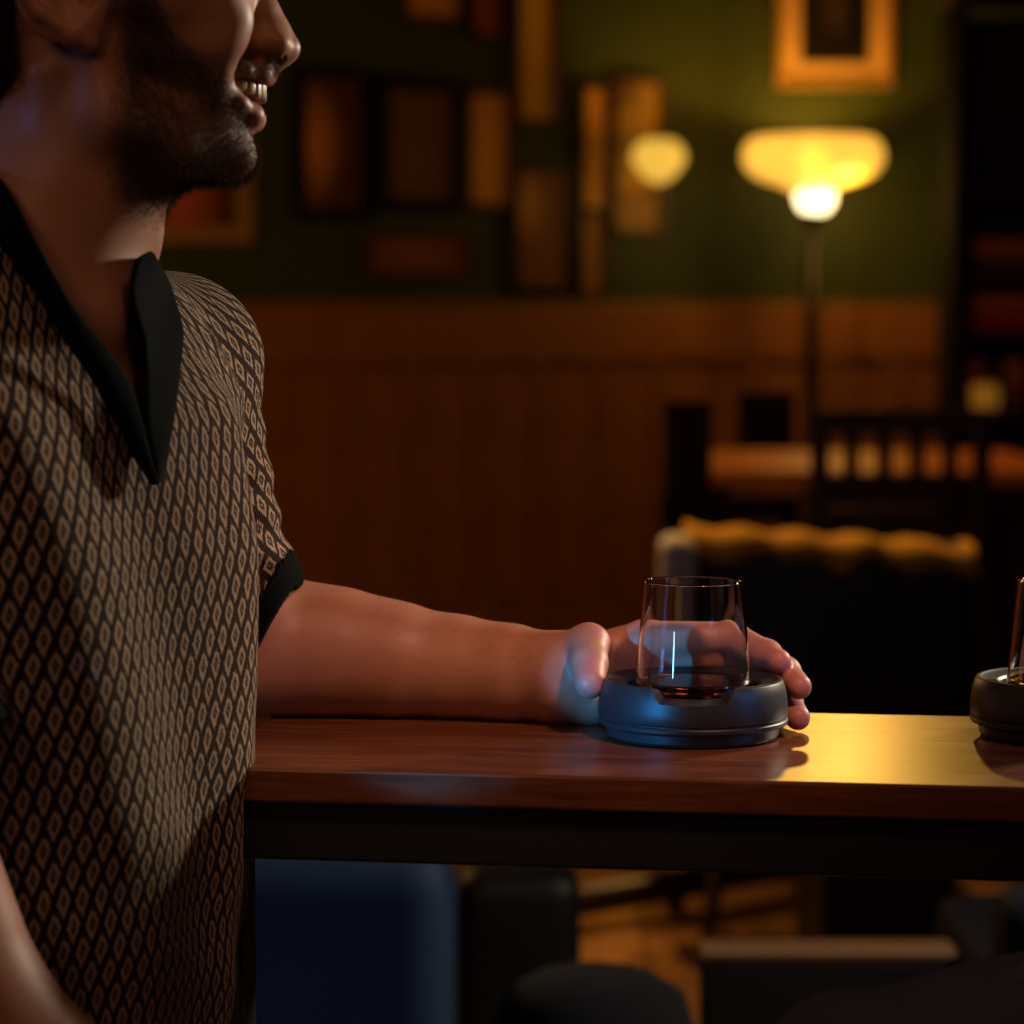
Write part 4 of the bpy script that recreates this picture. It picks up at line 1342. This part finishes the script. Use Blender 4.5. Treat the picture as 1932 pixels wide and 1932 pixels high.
def splat_chair():
    d = 5.15
    ctr = P(1378, 800, d)
    W = 262 / F_PX * d
    root = empty('splat_back_chair', (ctr[0], d, 0)); tag(root, 'dark red wooden chair with two broad back splats, left of the slatted chair', 'chair', 'dark dining chairs')
    rw = wood('red_wood', (0.010, 0.0012, 0.001), (0.020, 0.002, 0.0015), 0.7, (14, 14, 1.5), 0.1)
    z0 = P(1378, 900, d)[2]
    zr = P(1378, 960, d)[2]
    from_bm('seat', box_bm(W, 0.36, 0.03, (0, 0.19, 0.42), bev=0.008), rw, root)
    from_bm('back_rail', box_bm(W, 0.022, 0.05, (0, 0, zr), bev=0.004), rw, root)
    for sx in (-1, 1):
        from_bm('back_leg', box_bm(0.034, 0.030, zr + 0.02, (sx * (W / 2 - 0.017), 0.004, (zr + 0.02) / 2), bev=0.004), rw, root)
        from_bm('leg', box_bm(0.034, 0.034, 0.405, (sx * (W / 2 - 0.02), 0.35, 0.2025), bev=0.004), rw, root)
    for x0, x1, y0 in ((1252, 1343, 757), (1392, 1497, 740)):
        a = P(x0, y0, d); b = P(x1, y0, d); w = b[0] - a[0]
        from_bm('splat', box_bm(w, 0.020, a[2] - 0.42, ((a[0] + b[0]) / 2 - ctr[0], 0, (a[2] + 0.42) / 2) if x0 < 1300 else ((a[0] + b[0]) / 2 - ctr[0], 0.0, (a[2] + 0.42) / 2), bev=0.005), rw if x0 < 1300 else rw, root) if x0 < 1300 else \
            from_bm('splat', box_bm(w, 0.020, a[2] - P(1400, 846, d)[2], ((a[0] + b[0]) / 2 - ctr[0], 0.0, (a[2] + P(1400, 846, d)[2]) / 2), bev=0.005), rw, root)
    return root


far_table(); slat_chair(); splat_chair()


def armchair(name, label, x0, x1, ytop, d, m, depth=0.62, seat_z=0.40, group='dark lounge chairs', legs=0.15):
    a, b = P(x0, ytop, d), P(x1, ytop, d)
    W = b[0] - a[0]; zt = a[2]
    root = empty(name, ((a[0] + b[0]) / 2, d, 0)); tag(root, label, 'armchair', group)
    # back to the viewer: the back rest stands nearest, the seat runs away from the camera
    bm = box_bm(W, 0.11, zt - legs, (0, 0.075, (zt + legs) / 2), bev=0.040, seg=5)
    from_bm('backrest', bm, m, root, True)
    for sx in (-1, 1):
        from_bm('armrest', box_bm(0.11, depth - 0.16, (zt - legs) * 0.72, (sx * (W / 2 - 0.055), 0.16 + (depth - 0.16) / 2, legs + (zt - legs) * 0.36), bev=0.035, seg=4), m, root, True)
        for yy in (0.07, depth - 0.09):
            from_bm('leg', tube_bm([(sx * (W / 2 - 0.07), yy, legs + 0.02), (sx * (W / 2 - 0.04), yy, 0.0)], [0.018, 0.011], 12), dark_wood, root, True)
    from_bm('seat_cushion', box_bm(W - 0.23, depth - 0.18, 0.16, (0, 0.17 + (depth - 0.18) / 2, seat_z - 0.08), bev=0.04, seg=4), m, root, True)
    from_bm('seat_frame', box_bm(W - 0.225, depth - 0.17, 0.10, (0, 0.165 + (depth - 0.17) / 2, legs + 0.05), bev=0.01), m, root, True)
    return root, W, zt


leather = mat('black_leather', (0.008, 0.008, 0.009), 0.5, 0, 0.4)
bump_n(leather, noise_n(leather, 300, 3, 0.6, coord_n(leather)), 0.2, 0.001)
arm, AW, AZ = armchair('lounge_armchair', 'black leather armchair with a mustard throw over its back', 1296, 1850, 1030, 4.35, leather, legs=0.17)


def throw():
    """fringed throw folded over the back of the armchair"""
    rng = np.random.default_rng(3)
    x0, x1, d = P(1298, 1000, 4.35)[0], P(1846, 1000, 4.35)[0], 4.35
    root = empty('throw_blanket', ((x0 + x1) / 2, d, 0)); tag(root, 'mustard fringed throw folded over the top of the black armchair', 'throw')
    m = cloth('mustard_wool', (0.55, 0.27, 0.04), 0.95, 260, 0.8, 0.3)
    nx, ny = 60, 16
    vs = []
    for i in range(nx):
        t = i / (nx - 1); x = (t - 0.5) * (x1 - x0)
        drop = 0.006 + 0.005 * math.sin(t * 19) + 0.030 * math.exp(-((t - 0.53) / 0.05) ** 2) + 0.008 * math.sin(t * 7 + 1)
        for j in range(ny):
            u = j / (ny - 1)
            if u < 0.3: y, z = 0.010, AZ - drop * (1 - u / 0.3) - 0.008
            elif u < 0.7:
                a = (u - 0.3) / 0.4; y, z = 0.010 + 0.118 * a, AZ + 0.004 + 0.004 * math.sin(math.pi * a)
            else: y, z = 0.137, AZ - 0.10 * (u - 0.7) / 0.3
            z += -0.016 * t + 0.004 * math.sin(t * 31 + u * 3) + rng.normal(0, 0.0012)
            vs.append((x, y, z + 0.012 * (1 - t)))
    fs = [(i * ny + j, (i + 1) * ny + j, (i + 1) * ny + j + 1, i * ny + j + 1) for i in range(nx - 1) for j in range(ny - 1)]
    o = link_mesh('blanket', np_mesh('blanket', np.array(vs), fs), m, root)
    md = o.modifiers.new('t', 'SOLIDIFY'); md.thickness = 0.012; md.offset = 0
    n = 1500
    k = rng.integers(0, nx, n); v = np.array(vs).reshape(nx, ny, 3)
    base = v[k, 0] + rng.normal(0, 0.003, (n, 3)) + np.stack([rng.uniform(-.004, .004, n), np.zeros(n), np.zeros(n)], 1)
    dirs = np.tile(np.array([[0, -0.15, -1.0]]), (n, 1)) + rng.normal(0, 0.2, (n, 3))
    strands('fringe', base, dirs, rng.uniform(0.005, 0.010, n), np.full(n, 0.0012), m, root, np.zeros((n, 3)))


throw()
# pale grey wing on the armchair's left side
ck = P(1280, 1012, 4.33); wx = ck[0] - arm.location.x; wz = ck[2]
wing = from_bm('side_wing', box_bm(0.056, 0.13, wz - 0.22, (wx, -0.005, (wz + 0.22) / 2), bev=0.027, seg=6), cloth('grey_linen', (0.45, 0.42, 0.42), 0.9, 400, 0.3, 0.15), arm, True)
wing['label'] = 'pale grey cloth side wing'

deep_navy = cloth('deep_navy_upholstery', (0.002, 0.006, 0.016), 0.8, 500, 0.3, 0.2)
navy = cloth('navy_upholstery', (0.006, 0.026, 0.072), 0.75, 500, 0.3, 0.2)
armchair('navy_armchair', 'navy upholstered low chair behind the left end of the bar table', 395, 838, 1634, 2.45, navy, depth=0.6, seat_z=0.36)
armchair('dark_armchair', 'black low chair between the navy chair and the lit floor', 858, 1098, 1655, 3.3, leather, depth=0.55, seat_z=0.28, legs=0.06)
armchair('navy_side_chair', 'navy low chair mostly hidden behind the raised knee', 1905, 2220, 1708, 2.7, deep_navy, depth=0.5, seat_z=0.34, legs=0.1)


def stool(name, label, x0, x1, ytop, d, depth, m, trim):
    a, b = P(x0, ytop, d), P(x1, ytop, d); W = b[0] - a[0]; zt = a[2]
    root = empty(name, ((a[0] + b[0]) / 2, d + depth / 2, 0)); tag(root, label, 'stool', 'dark box stools')
    from_bm('body', box_bm(W, depth, zt - 0.028, (0, 0, (zt - 0.028) / 2 + 0.02), bev=0.008, seg=3), m, root, True)
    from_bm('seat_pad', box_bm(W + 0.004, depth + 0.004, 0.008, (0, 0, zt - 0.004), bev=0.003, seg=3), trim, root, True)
    for sx in (-1, 1):
        for sy in (-1, 1):
            from_bm('foot', box_bm(0.03, 0.03, 0.02, (sx * (W / 2 - 0.04), sy * (depth / 2 - 0.04), 0.01)), m, root)


lit_edge = mat('lit_edge_tan', (0.28, 0.15, 0.07), 0.6)  # tan stands in for light along the black stool's top edge
stool('box_stool', 'low black box stool with its lit top edge coloured tan', 1326, 1812, 1796, 3.0, 0.06, leather, lit_edge)
stool('tall_box_stool', 'taller black box stool standing behind the low one', 1552, 1800, 1640, 3.85, 0.36, leather, leather)
# dark bar in place of the armchair legs' shadow on the lit floor
fr = empty('shadow_bar', (0, 0, 0)); tag(fr, 'long dark bar in place of a shadow across the lit wooden floor', 'shadow bar')
pa, pb = P(960, 1800, 4.36), P(1560, 1672, 4.80)
from_bm('bar', tube_bm([(pa[0], pa[1], 0.05), (pb[0], pb[1], 0.05)], 0.026, 14), dark_wood, fr, True)
for t in (0.1, 0.5, 0.92):
    q = pa * (1 - t) + pb * t
    from_bm('bracket', box_bm(0.03, 0.03, 0.03, (q[0], q[1], 0.016), bev=0.002), dark_wood, fr)


def pouf():
    c = P(1130, 1902, 2.55)
    root = empty('round_pouf', (c[0], c[1] + 0.14, 0)); tag(root, 'round charcoal cloth pouf standing low in front of the lit floor', 'stool')
    r, z = 0.100, c[2]
    from_bm('cushion', lathe_bm([(0, z), (r * 0.6, z - 0.004), (r * 0.88, z - 0.022), (r, z - 0.06), (r, 0.10), (r * 0.94, 0.05), (0, 0.05)], 48), cloth('charcoal_cloth', (0.003, 0.004, 0.007), 0.95, 500, 0.3, 0.2), root, True)
    from_bm('base', lathe_bm([(0, 0.05), (r * 0.85, 0.05), (r * 0.85, 0.003), (0, 0.003)], 32), dark_wood, root, True)


pouf()


# ------------------------------------------------------------------ the second sitter's raised knee
def second_person():
    KN = P(1640, 2122, 1.36)
    hip = KN + np.array([0.42, -0.05, 0.105])
    foot = KN + np.array([-0.03, 0.05, -0.44])
    def leg(p):
        p = p.astype(np.float32)
        d = smin(cone(p, hip, KN, 0.085, 0.062), cone(p, KN, foot, 0.056, 0.045), 0.03)
        w = (p - KN.astype(np.float32)) @ ((hip - KN) / np.linalg.norm(hip - KN)).astype(np.float32)
        d = d + 0.0022 * np.sin(w * 85 + p[:, 1] * 50) * np.exp(-((w - 0.02) / 0.10) ** 2)
        d = d - 0.004 * np.exp(-((p[:, 2] - KN[2] - 0.045 - w * 0.30) / 0.012) ** 2) * np.clip((w + 0.02) * 8, 0, 1)
        return d
    v, f = surface_nets(leg, (0.02, 1.0, 0.2), (0.75, 1.65, 1.0), 0.004)
    v = project(leg, v, 1)
    root = empty('person', (KN[0], KN[1], 0)); root.name = 'person.001'
    tag(root, 'second person in dark navy trousers, only a raised knee showing beneath the table', 'person')
    m = cloth('navy_trouser_cloth', (0.055, 0.065, 0.105), 0.9, 1300, 0.5, 0.25)
    link_mesh('trousers', np_mesh('trousers', v - np.array(root.location), f), m, root)
    lv, lf = surface_nets(lambda p: cone(p.astype(np.float32), hip, KN, 0.070, 0.048), (0.02, 1.0, 0.2), (0.75, 1.65, 1.0), 0.008)
    link_mesh('body', np_mesh('body', lv - np.array(root.location), lf), bpy.data.materials['skin'], root)


second_person()
